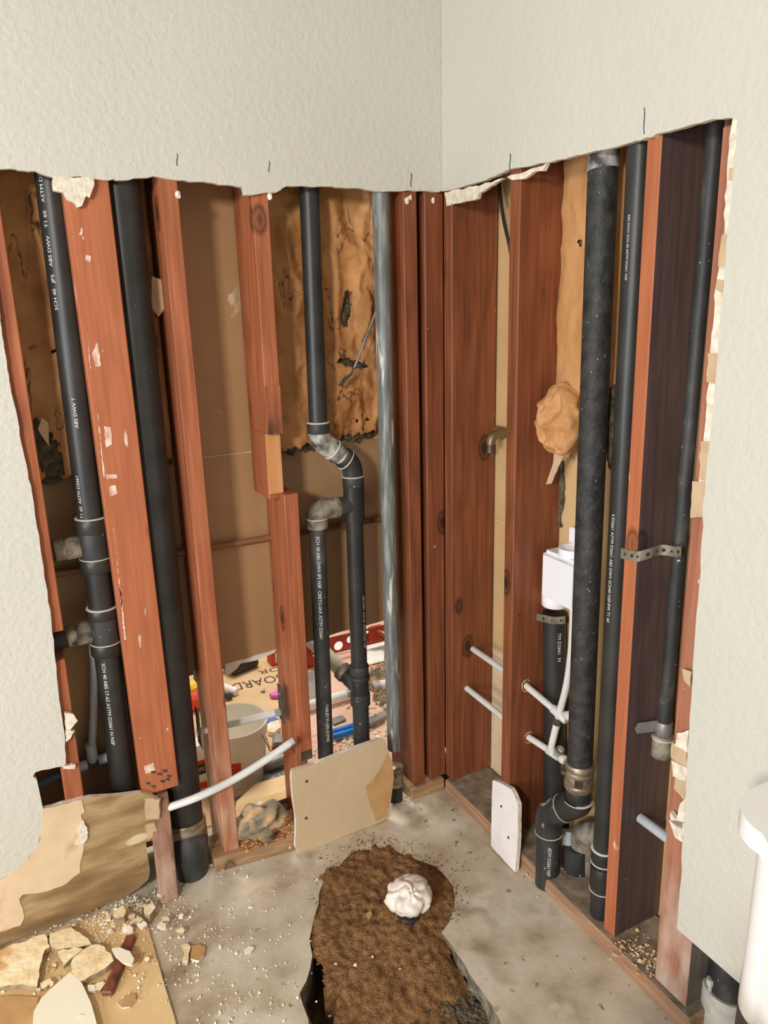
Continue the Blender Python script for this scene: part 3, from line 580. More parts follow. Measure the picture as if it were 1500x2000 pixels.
# grey pex behind P1 with a tee
g = thing('water_tube', L(182, 1490, .12), 'grey plastic tube with a tee fitting behind the far-left drain stack', 'tube')
gt = L(181, 1484, .118)
T('tube', curve3([L(176, 1130, .12), L(182, 1260, .12), L(183, 1380, .119), gt+V((0, 0, .02))], 6), .0098, M['pexg'], g, 18)
band('tee_fitting', gt+V((0, 0, .045)), gt+V((0, 0, -.004)), .0135, M['pexg'], g)
T('tee_fitting', [gt+V((-.035, 0, -.010)), gt+V((.05, 0, -.002))], .0125, M['pexg'], g)
band('crimp_ring', gt+V((-.014, 0, -.008)), gt+V((.014, 0, -.005)), .0132, M['ink'], g)
T('tube', [gt+V((-.03, 0, -.010)), gt+V((-.19, -.01, -.03))], .0098, mat('pale_blue_tube', [(.4, (96, 122, 146)), (.6, (120, 144, 166))], ns=6, rough=.35), g, 18, label='pale blue tube')
# ================================================================== INSULATION
def batt(name, label, plane, u0, u1, z0f, z1, d0, bul, seed, m_, holes=(), wr_=.012, rag_=.012, res=.0065, fib=True):
    nu = max(6, int((u1-u0)/res)); nzv = int((z1-z0f(.5))/res)
    def P(u, z, d): return V((u, d, z)) if plane == 'L' else V((d, u, z))
    root = thing(name, P((u0+u1)/2, z0f(.5), d0), label, 'insulation')
    def sheet(off, drop, amp, mm, nm, hol, sd):
        bm = bmesh.new(); g_ = []
        for i in range(nu+1):
            t = i/nu; u = u0+(u1-u0)*t; zb = z0f(t)-drop+rag_*noise.noise(V((u*90, sd, 0)))+rag_*1.6*noise.noise(V((u*28, sd+9, 0))); col = []
            for j in range(nzv+1):
                z = zb+(z1-zb)*j/nzv
                w = noise.noise(V((u*11, z*5, sd)))*amp+amp*.7*(1-abs(noise.noise(V((u*13+z*5, z*8-u*7, sd+4))))*2.6)+amp*.25*noise.noise(V((u*60, z*60, sd)))
                w = max(w, -.0035); d = d0+off-bul*math.sin(math.pi*min(1, max(0, t)))**.7-w
                col.append(bm.verts.new(P(u, z, d)))
            g_.append(col)
        for i in range(nu):
            for j in range(nzv):
                c = (g_[i][j].co+g_[i+1][j+1].co)/2; uu = c.x if plane == 'L' else c.y; ins = False
                for (hu, hz, ru, rz, an) in hol:
                    a = (uu-hu)*math.cos(an)+(c.z-hz)*math.sin(an); b = -(uu-hu)*math.sin(an)+(c.z-hz)*math.cos(an)
                    if (a/ru)**2+(b/rz)**2 < 1+.5*noise.noise(V((c.z*80, uu*80, 1))): ins = True
                if not ins: bm.faces.new((g_[i][j], g_[i+1][j], g_[i+1][j+1], g_[i][j+1]))
        for v in [v for v in bm.verts if not v.link_faces]: bm.verts.remove(v)
        o = obj(nm, bm, mm, root, smooth=False); o.data.shade_smooth()
        so = o.modifiers.new('thickness', 'SOLIDIFY'); so.thickness = .0015; so.offset = 0
        return o
    sheet(0, 0, wr_, m_, 'kraft_facing', holes, seed)
    if fib: sheet(.012, .014, .006, M['fibre'], 'fibreglass', (), seed+20)
    return root
zz = lambda px, py, y=.1: L(px, py, y).z
def hL(px, py, ru, rz, an, y=.1): p = L(px, py, y); return (p.x, p.z, ru, rz, an)
batt('insulation_batt', 'brown paper insulation in the far-left bay behind the black drain stack', 'L', -.968, -.775, lambda t: zz(110, 930)-.01+.02*t, 2.1, .122, .004, 3, M['kraft'], [hL(85, 880, .03, .075, .35), hL(122, 682, .02, .006, .2)], .007)
batt('insulation_batt', 'narrow strip of brown paper insulation between thick black pipe and slender stud', 'L', -.768, -.674, lambda t: zz(330, 902), 2.1, .132, .004, 11, M['kraft'], [hL(320, 612, .012, .02, .6)], .008)
batt('insulation_batt', 'wide wrinkled, torn paper insulation behind the jogging black pipe', 'L', -.434, -.104, lambda t: zz(640, 862)-.015+.03*t, 2.1, .122, .008, 5, M['kraft'], [hL(682, 605, .012, .045, -.15), hL(690, 710, .045, .010, -.25), hL(700, 822, .004, .005, 0), hL(712, 838, .004, .006, 0), hL(722, 820, .005, .004, 0), hL(704, 848, .004, .003, 0), hL(712, 812, .003, .004, 0)], .017, .012, .0045)
# loose flaps of torn kraft paper
def flap(px, fn, vec, parent, m_, **k):
    bm = bmesh.new(); prism(bm, jag([fn(*p) for p in px], .012, .0015), vec); return obj('torn_flap', bm, m_, parent, **k)
ins_all = [o for o in bpy.data.objects if o.name.startswith('insulation_batt')]
flap([(82, 815), (94, 826), (96, 872), (74, 838)], lambda a, b: L(a, b, .092), (0, .0015, 0), ins_all[0], M['tanpaper'])
flap([(694, 600), (715, 560), (726, 590), (722, 625), (706, 668), (698, 640)], lambda a, b: L(a, b, .086), (.004, .0015, 0), ins_all[2], M['kraft'])
flap([(296, 540), (312, 546), (326, 574), (324, 596), (308, 618), (296, 600)], lambda a, b: L(a, b, .086), (.004, .0015, 0), ins_all[1], M['tanpaper'])
def zr(px, py, x=.1): return R(px, py, x).z
def hR(px, py, ru, rz, an, x=.1): p = R(px, py, x); return (p.y, p.z, ru, rz, an)
def rb(t): return zr(1105, 768)
bR = batt('insulation_batt', 'smooth brown paper insulation between second right stud and the rough black pipe', 'R', -.628, -.292, rb, 2.1, .125, .022, 8, M['kraftp'], [hR(1128, 472, .011, .006, .3)], .006, .004)
# bulging folded end of that batt
bm = bmesh.new(); c = R(1100, 822, .098); blob(bm, c, .045, .064, .082, 4, .14, 5, 2.2)
for v in bm.verts: v.co += V((-.010, 0, 0))*(1-abs(noise.noise(V((v.co.y*26+v.co.z*12, v.co.z*16-v.co.y*10, 2))))*3)+V((-.004, 0, 0))*(1-abs(noise.noise(V((v.co.y*60, v.co.z*44, 5))))*3)
obj('bulging_fold', bm, M['kraftp'], bR, smooth=True, label='bulging crumpled fold of the paper')
flap([(1084, 868), (1106, 880), (1090, 912), (1076, 945), (1066, 946), (1080, 905)], lambda a, b: R(a, b, .09), (.002, 0, 0), bR, M['tanpaper'])
bm = bmesh.new(); prism(bm, jag([R(a, b, .146) for a, b in ((1080, 930), (1098, 900), (1100, 975), (1092, 1010), (1096, 1030), (1078, 1034), (1074, 1000))], .012, .003), (.004, 0, 0)); obj('fibreglass', bm, M['fibre'], bR)
bm = bmesh.new(); c = R(1208, 830, .11); blob(bm, c, .03, .035, .09, 9, .4, 3, 3); obj('fibreglass', bm, M['fibre'], bR)
# scraper hanging in the torn insulation
sc_ = thing('pry_tool', L(700, 690, .05), 'thin metal rod tool with a flat bent blade hooked on the torn insulation', 'tool')
T('rod', [L(738, 600, .066), L(692, 718, .066)], .0032, M['grey'], sc_, 10)
bm = bmesh.new(); prism(bm, [L(a, b, .064) for a, b in ((694, 712), (688, 732), (667, 755), (661, 753), (672, 738), (686, 728))], (0, .003, 0)); obj('blade', bm, M['ink'], sc_, label='dark flat blade')

# ================================================================== RIGHT WALL
l5 = vline((1179, 310), (1133, 1480), 'R', .045); r5 = .0288
p5 = thing('drain_stack', up(l5, 0), 'rough black pipe on the right ending in a steel band coupling and offset elbows', 'pipe')
T('pipe', [up(l5, 2.1), at(l5, 1510)], r5, M['rough'], p5, 32)
bm = bmesh.new(); A = at(l5, 311); tube(bm, [A+V((0, 0, .03)), A, A+V((0, 0, -.012)), A+V((0, 0, -.024))], [r5+.0005, r5+.0006, r5+.0005, r5-.0004], 32, False); obj('overspray', bm, M['silver'], p5, smooth=True, label='white paint overspray at the top')
nh = thing('band_coupling', at(l5, 1540), 'stainless steel band coupling clamped round the rough black pipe', 'coupling') if False else p5
band('steel_band', at(l5, 1488), at(l5, 1538), r5+.0045, M['clamp'], p5, label='stainless steel band clamp')
for q in (1496, 1530): band('clamp_rib', at(l5, q-4), at(l5, q+4), r5+.0062, M['clamp'], p5)
bm = bmesh.new(); A = at(l5, 1516); n = V((-.69, -.72, 0))
for i in range(9):
    a = -.25+i*.06; d = V((n.x*math.cos(a)-n.y*math.sin(a), n.x*math.sin(a)+n.y*math.cos(a), 0)); c = A+d*(r5+.005); box(bm, c.x-.0009, c.x+.0009, c.y-.0009, c.y+.0009, c.z-.009, c.z+.009, 0)
obj('clamp_slots', bm, M['ink'], p5)
bm = bmesh.new(); A = at(l5, 1505)+V((-.03, .022, 0)); tube(bm, [A+V((-.008, -.01, 0)), A+V((.008, .01, 0))], .006, 10); obj('clamp_screw', bm, M['brass'], p5)
a0 = at(l5, 1530); kA = V((a0.x, a0.y, .268)); kB = V((.018, -.450, .205)); foot = V((.018, -.450, 0))
e1 = kA.lerp(kB, .5)
band('coupling', at(l5, 1536), at(l5, 1562), r5+.001, M['black'], p5); ring(at(l5, 1562), dn, r5+.005, p5)
T('elbow', path([at(l5, 1560), kA, e1], .035, 8), r5+.0045, M['black'], p5, 28)
ring(e1, kB-kA, r5+.005, p5)
T('elbow', path([e1, kB, V((.018, -.45, .150))], .035, 8), r5+.0045, M['smeared'], p5, 28, label='elbow smeared with pale cement')
ring(V((.018, -.45, .153)), dn, r5+.005, p5)
T('tail_pipe', [V((.018, -.45, .156)), foot], r5, M['blackd'], p5, 28)
pipetext('ASTM D2661 NSF', .011, (V((.018, -.45, .15)), foot), r5, 1640, .0, False, p5)
l6 = vline((1251, 290), (1182, 1600), 'R', .036); r6 = .0232
p6 = thing('drain_pipe', up(l6, 0), 'smooth black pipe with printed lettering, hugging the left of the strapped stud', 'pipe')
T('pipe', [up(l6, 2.1), up(l6, .0)], r6, M['black'], p6, 28)
for a, b in ((1657, 1682), (1690, 1738)):
    cpl = band('coupling', at(l6, a), at(l6, b), r6+.0035, M['black'], p6)
    for q in ((a, b) if a == 1657 else (b-3,)): ring(at(l6, q), dn, r6+.0042, cpl)
pipetext('4 D2661 ASTM D2661 ABS DWV SCH40 NSF-PW T1 60', .0095, l6, r6, 1000, -.019, False, p6, stretch=1.02)
pipetext('ABS DWV SCH 40 ASTM D2661 NSF', .006, l6, r6, 420, -.016, False, p6, stretch=1.2)
# P7 thin pipe with clamp
l7 = vline((1393, 300), (1296, 1430), 'R', .088); r7 = .0135
p7 = thing('gas_pipe', at(l7, 1470), 'thin dark steel pipe beside the strapped stud\'s dark side, clamped near its foot', 'pipe')
T('pipe', [up(l7, 2.1), at(l7, 1470)], r7, M['blackd'], p7, 20)
band('coupling', at(l7, 1434), at(l7, 1476), r7+.008, M['dust'], p7); ring(at(l7, 1440), dn, r7+.009, p7)
band('pipe_clamp', at(l7, 1408), at(l7, 1434), r7+.003, M['grey'], p7)
A = at(l7, 1421); bm = bmesh.new(); prism(bm, [A+V((-.004, .010, .012)), A+V((-.05, .024, .012)), A+V((-.055, .026, .0)), A+V((-.05, .024, -.012)), A+V((-.004, .010, -.012))], (.003, .002, 0)); obj('clamp_tab', bm, M['grey'], p7)
# thin second line (flat edge at the far right of the bay)
# P8 + vent box
l8 = vline((1083, 1220), (1083, 1480), 'R', .121); r8 = .0285
p8 = thing('standpipe', up(l8, 0), 'short black pipe below the white vent box', 'pipe')
T('pipe', [at(l8, 1196), up(l8, .037)], r8, M['black'], p8, 28)
pipetext('TM D2661  N', .012, l8, r8, 1228, .008, False, p8, stretch=1.1); pipetext('1711 DWV', .012, l8, r8, 1370, .008, False, p8)
vb = thing('vent_box', at(l8, 1196), 'white plastic vent box with round open collar, on the short black pipe', 'box')
yb1 = R(1054, 1130, .078).y; yb0 = yb1-.125; zb0 = R(1054, 1166, .078).z; zb1 = R(1054, 1072, .078).z
bm = bmesh.new(); box(bm, .078, .150, yb0, yb1, zb0, zb1, 0); bmesh.ops.bevel(bm, geom=list(bm.edges), offset=.010, segments=3, affect='EDGES'); obj('housing', bm, M['white'], vb, smooth=True)
c = V((.114, yb1-.070, zb1)); bm = bmesh.new()
for (ra, rb_) in ((.032, .027),):
    prof = [(ra, -.004), (ra, .018), (rb_, .018), (rb_, -.003)]
    rg_ = [[bm.verts.new(c+V((math.cos(t*math.pi/16)*r_, math.sin(t*math.pi/16)*r_, z_))) for t in range(32)] for r_, z_ in prof]
    for a, b in zip(rg_, rg_[1:]):
        for t in range(32): bm.faces.new((a[t], a[(t+1) % 32], b[(t+1) % 32], b[t]))
obj('collar', bm, M['white'], vb, smooth=True)
bm = bmesh.new(); box(bm, .135, .149, yb0+.02, yb1-.03, zb1-.01, zb1+.055, .004); obj('back_flange', bm, M['white'], vb)
band('socket', V((l8[0].x, at(l8, 1196).y, zb0+.004)), V((l8[0].x, at(l8, 1196).y, zb0-.028)), r8+.004, M['white'], vb)
# straps
def strapobj(label, P, h, parent=None, holes=8):
    P = [Vector(p) for p in curve3(P, 6)]; rt = thing('perforated_strap', P[0], label, 'strap'); bm = bmesh.new()
    tang = [(P[min(i+1, len(P)-1)]-P[max(i-1, 0)]) for i in range(len(P))]
    nrm = []
    for t in tang:
        n = V((t.y, -t.x, 0)).normalized(); n = n if n.dot(CAM-P[0]) > 0 else -n; nrm.append(n)
    a = [bm.verts.new(p+V((0, 0, h/2))) for p in P]; b = [bm.verts.new(p-V((0, 0, h/2))) for p in P]
    for i in range(len(P)-1): bm.faces.new((a[i], a[i+1], b[i+1], b[i]))
    bmesh.ops.solidify(bm, geom=bm.faces[:], thickness=.0012)
    obj('strap', bm, M['strap'], rt)
    n_ = len(P)
    for k in range(holes):
        f = (k+.6)/holes*(n_-1); i = min(int(f), n_-2); p = P[i].lerp(P[i+1], f-i); t = tang[i].normalized(); n = nrm[i]; rr = h*.17*(1 if k % 2 else .7)
        hb = bmesh.new(); hb2 = [hb.verts.new(p+n*.0018+(t*math.cos(q*math.pi/5)+V((0, 0, 1))*math.sin(q*math.pi/5))*rr) for q in range(10)]; hb.faces.new(hb2); obj('strap_hole', hb, M['hole'], rt)
    return rt
xf = .0108
strapobj('pale perforated strap wrapped across the strapped stud to the dusty post', [R(1212, 1080, xf), R(1232, 1085, xf), R(1247, 1087, xf-.001), R(1272, 1080, .03), R(1292, 1074, .055), R(1314, 1077, .06), R(1331, 1078, .05)], .021)
strapobj('short bent perforated strap holding the pipe below the vent box', [LL for LL in (L(1006, 1204, -.291), L(1020, 1199, -.293), R(1040, 1203, .085), R(1062, 1208, .087), R(1082, 1212, .089), R(1104, 1211, .093))], .019, holes=6)
# PEX on the right
def hole_at(p, r=.012):
    pass
xa = L(925, 1268, -.026); xb = V((xa.x, -.26, xa.z)); xc = V((xa.x-.02, -.285, L(1025, 1337, -.291).z)); 
pa = L(1025, 1337, -.289); T1 = R(1092, 1394, .080)
pb = L(1030, 1438, -.289); T2 = R(1086, 1474, .080)
qa = L(925, 1268, -.022); qb = L(910, 1342, -.022)
px1 = thing('water_tube', qa, 'upper white tube running level through both drilled right-hand studs', 'tube')
T('tube', [V((qa.x, .02, qa.z)), V((pa.x, pa.y+.02, pa.z)), pa, T1], .0085, M['pex'], px1, 18)
px2 = thing('water_tube', qb, 'lower white tube running level through both drilled right-hand studs', 'tube')
T('tube', [V((qb.x, .02, qb.z)), V((pb.x, pb.y+.02, pb.z)), pb, T2], .0085, M['pex'], px2, 18)
d1 = (T1-pa).normalized(); d2 = (T2-pb).normalized()
band('tee_fitting', T1-d1*.022, T1+d1*.026, .0115, M['pex'], px1)
t1a = R(1076, 1462, T1.x); t1b = R(1108, 1330, T1.x+.01)
T('branch_tube', [T1, t1a], .0088, M['pex'], px1, 18)
band('crimp_ring', T1+(t1a-T1)*.10, T1+(t1a-T1)*.28, .0118, M['ink'], px1)
T('branch_tube', curve3([T1, t1b, R(1118, 1240, T1.x+.02), R(1119, 1150, T1.x+.03)], 6), .0085, M['pex'], px1, 18)
band('tee_fitting', T1+d1*.01+V((0, -.012, .008)), T1+d1*.01+V((0, -.04, .022)), .0115, M['pex'], px1)
band('tee_fitting', T2-d2*.03, T2+d2*.012, .0115, M['pex'], px2)
T('tube', [T2, T2+d2*.09+V((.012, 0, 0))], .0085, M['pexg'], px2, 18)
band('crimp_ring', T2+d2*.018, T2+d2*.034, .0118, M['pex'], px2)
ov_ = R(1092, 1466, T2.x-.02); bm = bmesh.new(); tube(bm, [T2, T2.lerp(ov_, .5), ov_+(ov_-T2)*.2], .0098, 18, inner=.003); obj('open_outlet', bm, M['pex'], px2, smooth=True, label='open stub facing the room')
tubeobj('water_tube', 'short white tube poking from the strapped stud\'s dark side near the floor', [L(1250, 1597, -.682), V((L(1250, 1597, -.682).x, -.80, L(1250, 1597, -.682).z))], .0105, M['pexg'])
# drilled-hole shavings around tubes
def shaving(p, parent, ax):
    bm = bmesh.new()
    for k in range(5):
        a0_ = random.uniform(0, 6); P_ = []
        for j in range(6):
            a = a0_+j*.3; P_.append(p+V((math.cos(a)*.014 if ax == 'y' else 0, (random.uniform(-.004, -.001)), math.sin(a)*.016)))
        tube(bm, P_, .0011, 5)
    return obj('wood_curl', bm, M['shav'], parent)
for p, pr in ((pa, px1), (pb, px2)): shaving(p+V((0, -.004, 0)), pr, 'y')
# brass outlet
bo = thing('hose_outlet', R(960, 850, .13), 'old dull brass outlet bent downward between the two drilled studs', 'outlet')
ba = R(972, 846, .13); bb = R(960, 850, .105); bc = R(957, 884, .100)
T('body', path([ba+V((.02, -.01, 0)), bb, bc.lerp(bb, .45)], .02, 8), .0125, M['brass'], bo, 18); T('spout', [bb+(bc-bb)*.3, bc], .0085, M['grey'], bo, 16, inner=.002)
bm = bmesh.new(); box(bm, .138, .15, -.15, -.03, R(970, 838, .14).z-.007, R(970, 838, .14).z+.007, .001); obj('mounting_bar', bm, M['brass'], bo)
bm = bmesh.new(); tube(bm, curve3([R(972, 330, .13), R(977, 380, .13), R(984, 430, .125), R(997, 490, .12), R(1003, 540, .118)], 6), .0045, 10)
obj('black_cable', bm, M['black'], None, 'thin black cable hanging left of the second right-hand stud', 'cable', smooth=True)
# stubs behind P6 on the floor
st = thing('buried_fitting', G(1135, 1690), 'dust-covered grey fitting half hidden behind the offset elbows', 'fitting')
a = R(1122, 1640, .10); T('hub', path([R(1190, 1630, .09), R(1140, 1625, .10), V((R(1140, 1625, .10).x, R(1140, 1625, .10).y, .02))], .035, 6), .03, M['dust'], st, 20)
T('white_stub', [R(1110, 1622, .085), R(1108, 1650, .075)], .016, M['pexg'], st, 16); 
T('black_body', [R(1128, 1650, .09), V((R(1128, 1650, .09).x, R(1128, 1650, .09).y, .02))], [.034, .036], M['blackd'], st, 20)
# under the right drywall: large pipe in the dark opening
bp_ = R(1428, 1900, .09); big = thing('floor_drain_pipe', V((bp_.x, bp_.y, 0)), 'large black pipe in a dusty pale hub under the right drywall', 'pipe')
T('pipe', [V((bp_.x, bp_.y, .06)), V((bp_.x, bp_.y, .6))], .042, M['blackd'], big, 28)
band('hub', V((bp_.x, bp_.y, 0)), V((bp_.x, bp_.y, .085)), .049, M['cream'], big, label='dusty pale hub')
bm = bmesh.new(); blob(bm, G(1470, 1990, .03), .05, .05, .035, 6, .3, 2, 2); obj('clay_lump', bm, M['rust'], None, 'reddish clay lump beside the large pipe near the toilet', 'lump')
bm = bmesh.new(); tube(bm, [V((.05, -.905, .037)), V((.05, -.90, .10))], [.006, .004], 10); tube(bm, [V((.05, -.90, .098)), V((.05, -.90, .112))], .0075, 10); obj('anchor_bolt', bm, M['cream'], None, 'small dusty bolt standing on the plate under the right drywall', 'bolt')

# ================================================================== OFFCUTS LEANING
P0 = G(580, 1668); n0 = V((0, -1, .13)).normalized(); pn = lambda a, b: PL(a, b, P0, n0)
sc1 = thing('drywall_offcut', P0.lerp(G(757, 1600), .5), 'cream drywall offcut leaning against the studs, brown torn corner at right', 'offcut')
out = [(571, 1506), (600, 1497), (660, 1474), (720, 1452), (752, 1443), (757, 1462), (767, 1490), (769, 1520), (764, 1560), (757, 1598), (730, 1612), (680, 1630), (630, 1650), (582, 1668), (577, 1655), (578, 1600), (572, 1560), (569, 1520)]
bm = bmesh.new(); prism(bm, jag([pn(*p) for p in out], .03, .0012), (0, .0127, 0), 0, 1); obj('board', bm, [M['ltpaint'], M['gyp']], sc1)
bm = bmesh.new(); prism(bm, jag([pn(*p)+n0*.0004 for p in ((756, 1470), (766, 1490), (768, 1520), (763, 1560), (757, 1596), (734, 1604), (730, 1590), (722, 1570), (716, 1552), (713, 1536), (728, 1522), (742, 1502), (750, 1485))], .015, .001), (0, .001, 0)); obj('bare_paper', bm, M['brownpaper'], sc1, label='bare brown paper corner')
for a, b in ((599, 1526), (598, 1598)):
    p = pn(a, b); bm = bmesh.new(); tube(bm, [p+V((0, -.0008, 0)), p+V((0, .003, 0))], .0042, 12); obj('screw_head', bm, M['ink'], sc1)
P1_ = G(1005, 1705); n1 = V((-1, 0, .16)).normalized(); pw = lambda a, b: PL(a, b, P1_, n1)
sc2 = thing('board_scrap', P1_, 'narrow white board scrap leaning against the right-hand studs', 'offcut')
bm = bmesh.new(); prism(bm, jag([pw(*p) for p in ((962, 1524), (975, 1528), (998, 1541), (1004, 1552), (1012, 1572), (1011, 1640), (1006, 1704), (985, 1682), (959, 1652), (960, 1590))], .02, .001), (.0115, 0, 0), 0, 1); obj('board', bm, [M['pinkwhite'], M['gyp']], sc2)
for a, b in ((979, 1575), (993, 1636)):
    p = pw(a, b); bm = bmesh.new(); tube(bm, [p+V((-.0008, 0, 0)), p+V((.003, 0, 0))], .0038, 10); obj('screw_head', bm, M['ink'], sc2)

# ================================================================== TRENCH
dp = [(684, 1664), (700, 1644), (712, 1652), (735, 1640), (748, 1654), (765, 1642), (780, 1662), (805, 1662), (822, 1680), (848, 1682), (852, 1704), (882, 1728), (890, 1752), (886, 1790), (868, 1822), (880, 1850), (920, 1910), (960, 1970), (1010, 2060), (1100, 2260), (680, 2260), (650, 2060), (640, 1990), (641, 1905), (634, 1876), (612, 1862), (604, 1832), (612, 1800), (612, 1760), (624, 1716), (652, 1692)]
DP = [G(*p) for p in dp]
def sdist(x, y):
    ins = False; best = 9; n = len(DP)
    for i in range(n):
        ax, ay = DP[i].x, DP[i].y; bx, by = DP[(i+1) % n].x, DP[(i+1) % n].y
        if (ay > y) != (by > y) and x < (bx-ax)*(y-ay)/(by-ay)+ax: ins = not ins
        dx, dy = bx-ax, by-ay; t = max(0, min(1, ((x-ax)*dx+(y-ay)*dy)/(dx*dx+dy*dy))); d = math.hypot(x-ax-dx*t, y-ay-dy*t)
        best = min(best, d)
    return best if ins else -best
bm = bmesh.new(); g_ = {}
x0, x1 = min(p.x for p in DP)-.02, max(p.x for p in DP)+.02; y0, y1 = min(p.y for p in DP), max(p.y for p in DP)+.02
st_ = .005; nx = int((x1-x0)/st_); ny = int((y1-y0)/st_)
for i in range(nx+1):
    for j in range(ny+1):
        x = x0+i*st_; y = y0+j*st_; d = sdist(x, y)+(.022*noise.noise(V((x*17, y*17, 6))) if y > -.40 else 0)+.016*noise.noise(V((x*40, y*40, 3)))+.006*noise.noise(V((x*120, y*120, 8)))
        if d < -.012: continue
        base = -.012 if y > -.45 else -.012-(min(.33, (-.45-y)))*.22
        h = base+.007*noise.noise(V((x*18, y*18, 0)))+.006*noise.noise(V((x*60, y*60, 2)))+.003*noise.noise(V((x*160, y*160, 5)))
        if y > -.42: h += .016*min(1, (y+.42)/.06)                       # spill onto the slab at the back
        h += .012*max(0, 1-math.hypot((x+.36)/.12, (y+.40)/.12)); k = min(1, max(0, d/.02)); h = h*k+(-.006 if y > -.45 else (-.12 if x < -.5 else h-.01))*(1-k)
        g_[i, j] = bm.verts.new((x, y, h))
for (i, j), v in list(g_.items()):
    q = [g_.get(k) for k in ((i, j), (i+1, j), (i+1, j+1), (i, j+1))]
    if all(q): bm.faces.new(q)
for v in [v for v in bm.verts if not v.link_faces]: bm.verts.remove(v)
qv = [bm.verts.new((x_, y_, -.118)) for x_, y_ in ((x0-.25, y0-.15), (x1+.1, y0-.15), (x1+.1, .0), (x0-.25, .0))]; bm.faces.new(qv)
ob = obj('dirt_fill', bm, M['dirt'], None, 'brown sandy dirt filling the trench in the concrete', 'dirt', kind='stuff'); ob.data.shade_smooth()
bm = bmesh.new()
for k in range(260):
    p = G(random.gauss(940, 30), random.gauss(1990, 24), -.046); blob(bm, p, random.uniform(.003, .011), random.uniform(.003, .011), random.uniform(.003, .009), k, .4, 1)
obj('dark_soil', bm, M['soil'], None, 'dark crumbly soil in the near right end of the trench', 'soil', kind='stuff')
# pipe stub under the bag
sp = G(798, 1782, .0); stub = thing('floor_pipe_stub', sp, 'black pipe stub rising from the dirt under the plastic bag', 'pipe')
sp = V((-.335, -.372, 0)); T('pipe', [sp+V((0, 0, -.05)), sp+V((0, 0, .045))], .027, M['black'], stub, 24); band('hub', sp+V((0, 0, -.02)), sp+V((0, 0, .012)), .029, M['black'], stub)
bm = bmesh.new(); r_ = bmesh.ops.create_uvsphere(bm, u_segments=64, v_segments=32, radius=1)
tie = V((-.35, -.55, -.5))
for v in bm.verts:
    d = v.co.normalized(); a = math.atan2(d.y+.45, d.x+.1); pl_ = abs(math.sin(a*3.0+2.6*noise.noise(d*1.6)))**.5
    k = .97+.22*(pl_-.7)+.13*noise.noise(d*2.0)+.03*noise.noise(d*8)
    v.co = V((d.x*.056, d.y*.052, max(d.z, -.55)*.038))*k
bmesh.ops.translate(bm, verts=bm.verts, vec=sp+V((.004, .002, .056)))
obj('plastic_bag', bm, M['bag'], None, 'white crumpled plastic bag taped over the pipe stub in the dirt', 'bag', smooth=True).data.shade_smooth()

# ================================================================== LEFT FOREGROUND: subfloor sheet and rubble
bm = bmesh.new(); prism(bm, [G(a, b, .007) for a, b in ((286, 1800), (300, 1850), (320, 1920), (340, 1985), (365, 2090))]+[V((-1.3, G(365, 2090, .007).y, .007)), V((-1.3, .0, .007)), V((-1.2, -.002, .007)), G(240, 1770, .007)], (0, 0, -.0065))
obj('floor_covering', bm, M['vinyl'], label='tan sheet of old floor covering under the rubble at lower left', kind='structure')
def slab(label, pp, z, th, ms, seg=.012, amp=.0035, tilt=(0, 0), name='plaster_piece', cat='rubble', group=None):
    P = [G(a, b, z) for a, b in pp]; c = sum(P, V())/len(P)
    P = jag([p+V((0, 0, (p.x-c.x)*tilt[0]+(p.y-c.y)*tilt[1])) for p in P], seg, amp)
    bm = bmesh.new(); prism(bm, P, (0, 0, -th), 0, min(1, len(ms)-1)); return obj(name, bm, ms, None, label, cat, group)
PF = [M['plasterface'], mat('plaster_broken_edge', [(.3, (136, 112, 84)), (.7, (190, 166, 130))], ns=50, rough=.9)]
slab('large cream plaster slab at the left edge of the rubble', [(14, 1850), (88, 1826), (98, 1850), (88, 1856), (72, 1926), (20, 1922), (-40, 1935), (-60, 1870)], .024, .012, PF, tilt=(.03, .02))
slab('pale plaster piece lying just beneath the glue-stained board', [(98, 1826), (140, 1812), (172, 1832), (178, 1842), (150, 1850), (112, 1855), (100, 1850)], .026, .011, PF, tilt=(-.04, .05))
slab('orange-tan plaster wedge between the pale piece and the broad slab', [(112, 1858), (146, 1850), (162, 1854), (138, 1872), (124, 1886), (118, 1872)], .026, .010, PF, tilt=(.05, 0))
slab('broad tan plaster slab left of the brown wood stick', [(142, 1864), (180, 1846), (204, 1850), (216, 1862), (222, 1876), (206, 1890), (178, 1904), (154, 1916), (140, 1898)], .024, .013, PF, tilt=(.02, .03))
slab('smooth cream-white board triangle at the lower left', [(137, 1898), (160, 1920), (178, 1960), (200, 2040), (60, 2060), (66, 1975), (80, 1950), (100, 1930)], .022, .010, [M['creamwhite'], M['gyp']], .03, .0008)
slab('brown paper-faced board in the lower left corner', [(-40, 1950), (20, 1945), (75, 1948), (70, 1970), (64, 2000), (60, 2060), (-60, 2060)], .014, .006, [M['brownpaper'], M['gyp']], .03, .002)
slab('small cream flake by the smooth white triangle', [(78, 1920), (98, 1910), (102, 1916), (90, 1928), (80, 1932)], .018, .006, PF, .01, .001)
slab('narrow tan flake left of the wood stick\'s lower end', [(176, 1926), (200, 1916), (206, 1920), (196, 1934), (178, 1934)], .014, .005, PF, .01, .001)
slab('flat brown chip with a pale rim near the sheet\'s right edge', [(228, 1958), (246, 1944), (264, 1940), (266, 1950), (254, 1966), (238, 1968)], .012, .004, [M['brownpaper'], M['gyp']], .01, .001)
slab('cream chunk at the foot of the glue-stained board', [(222, 1778), (236, 1770), (246, 1776), (242, 1790), (228, 1794), (220, 1788)], .035, .02, PF, .01, .002)
slab('cream and brown chunk beside the ragged plank foot', [(282, 1770), (298, 1762), (304, 1772), (292, 1788), (282, 1784)], .028, .018, PF, .01, .002)
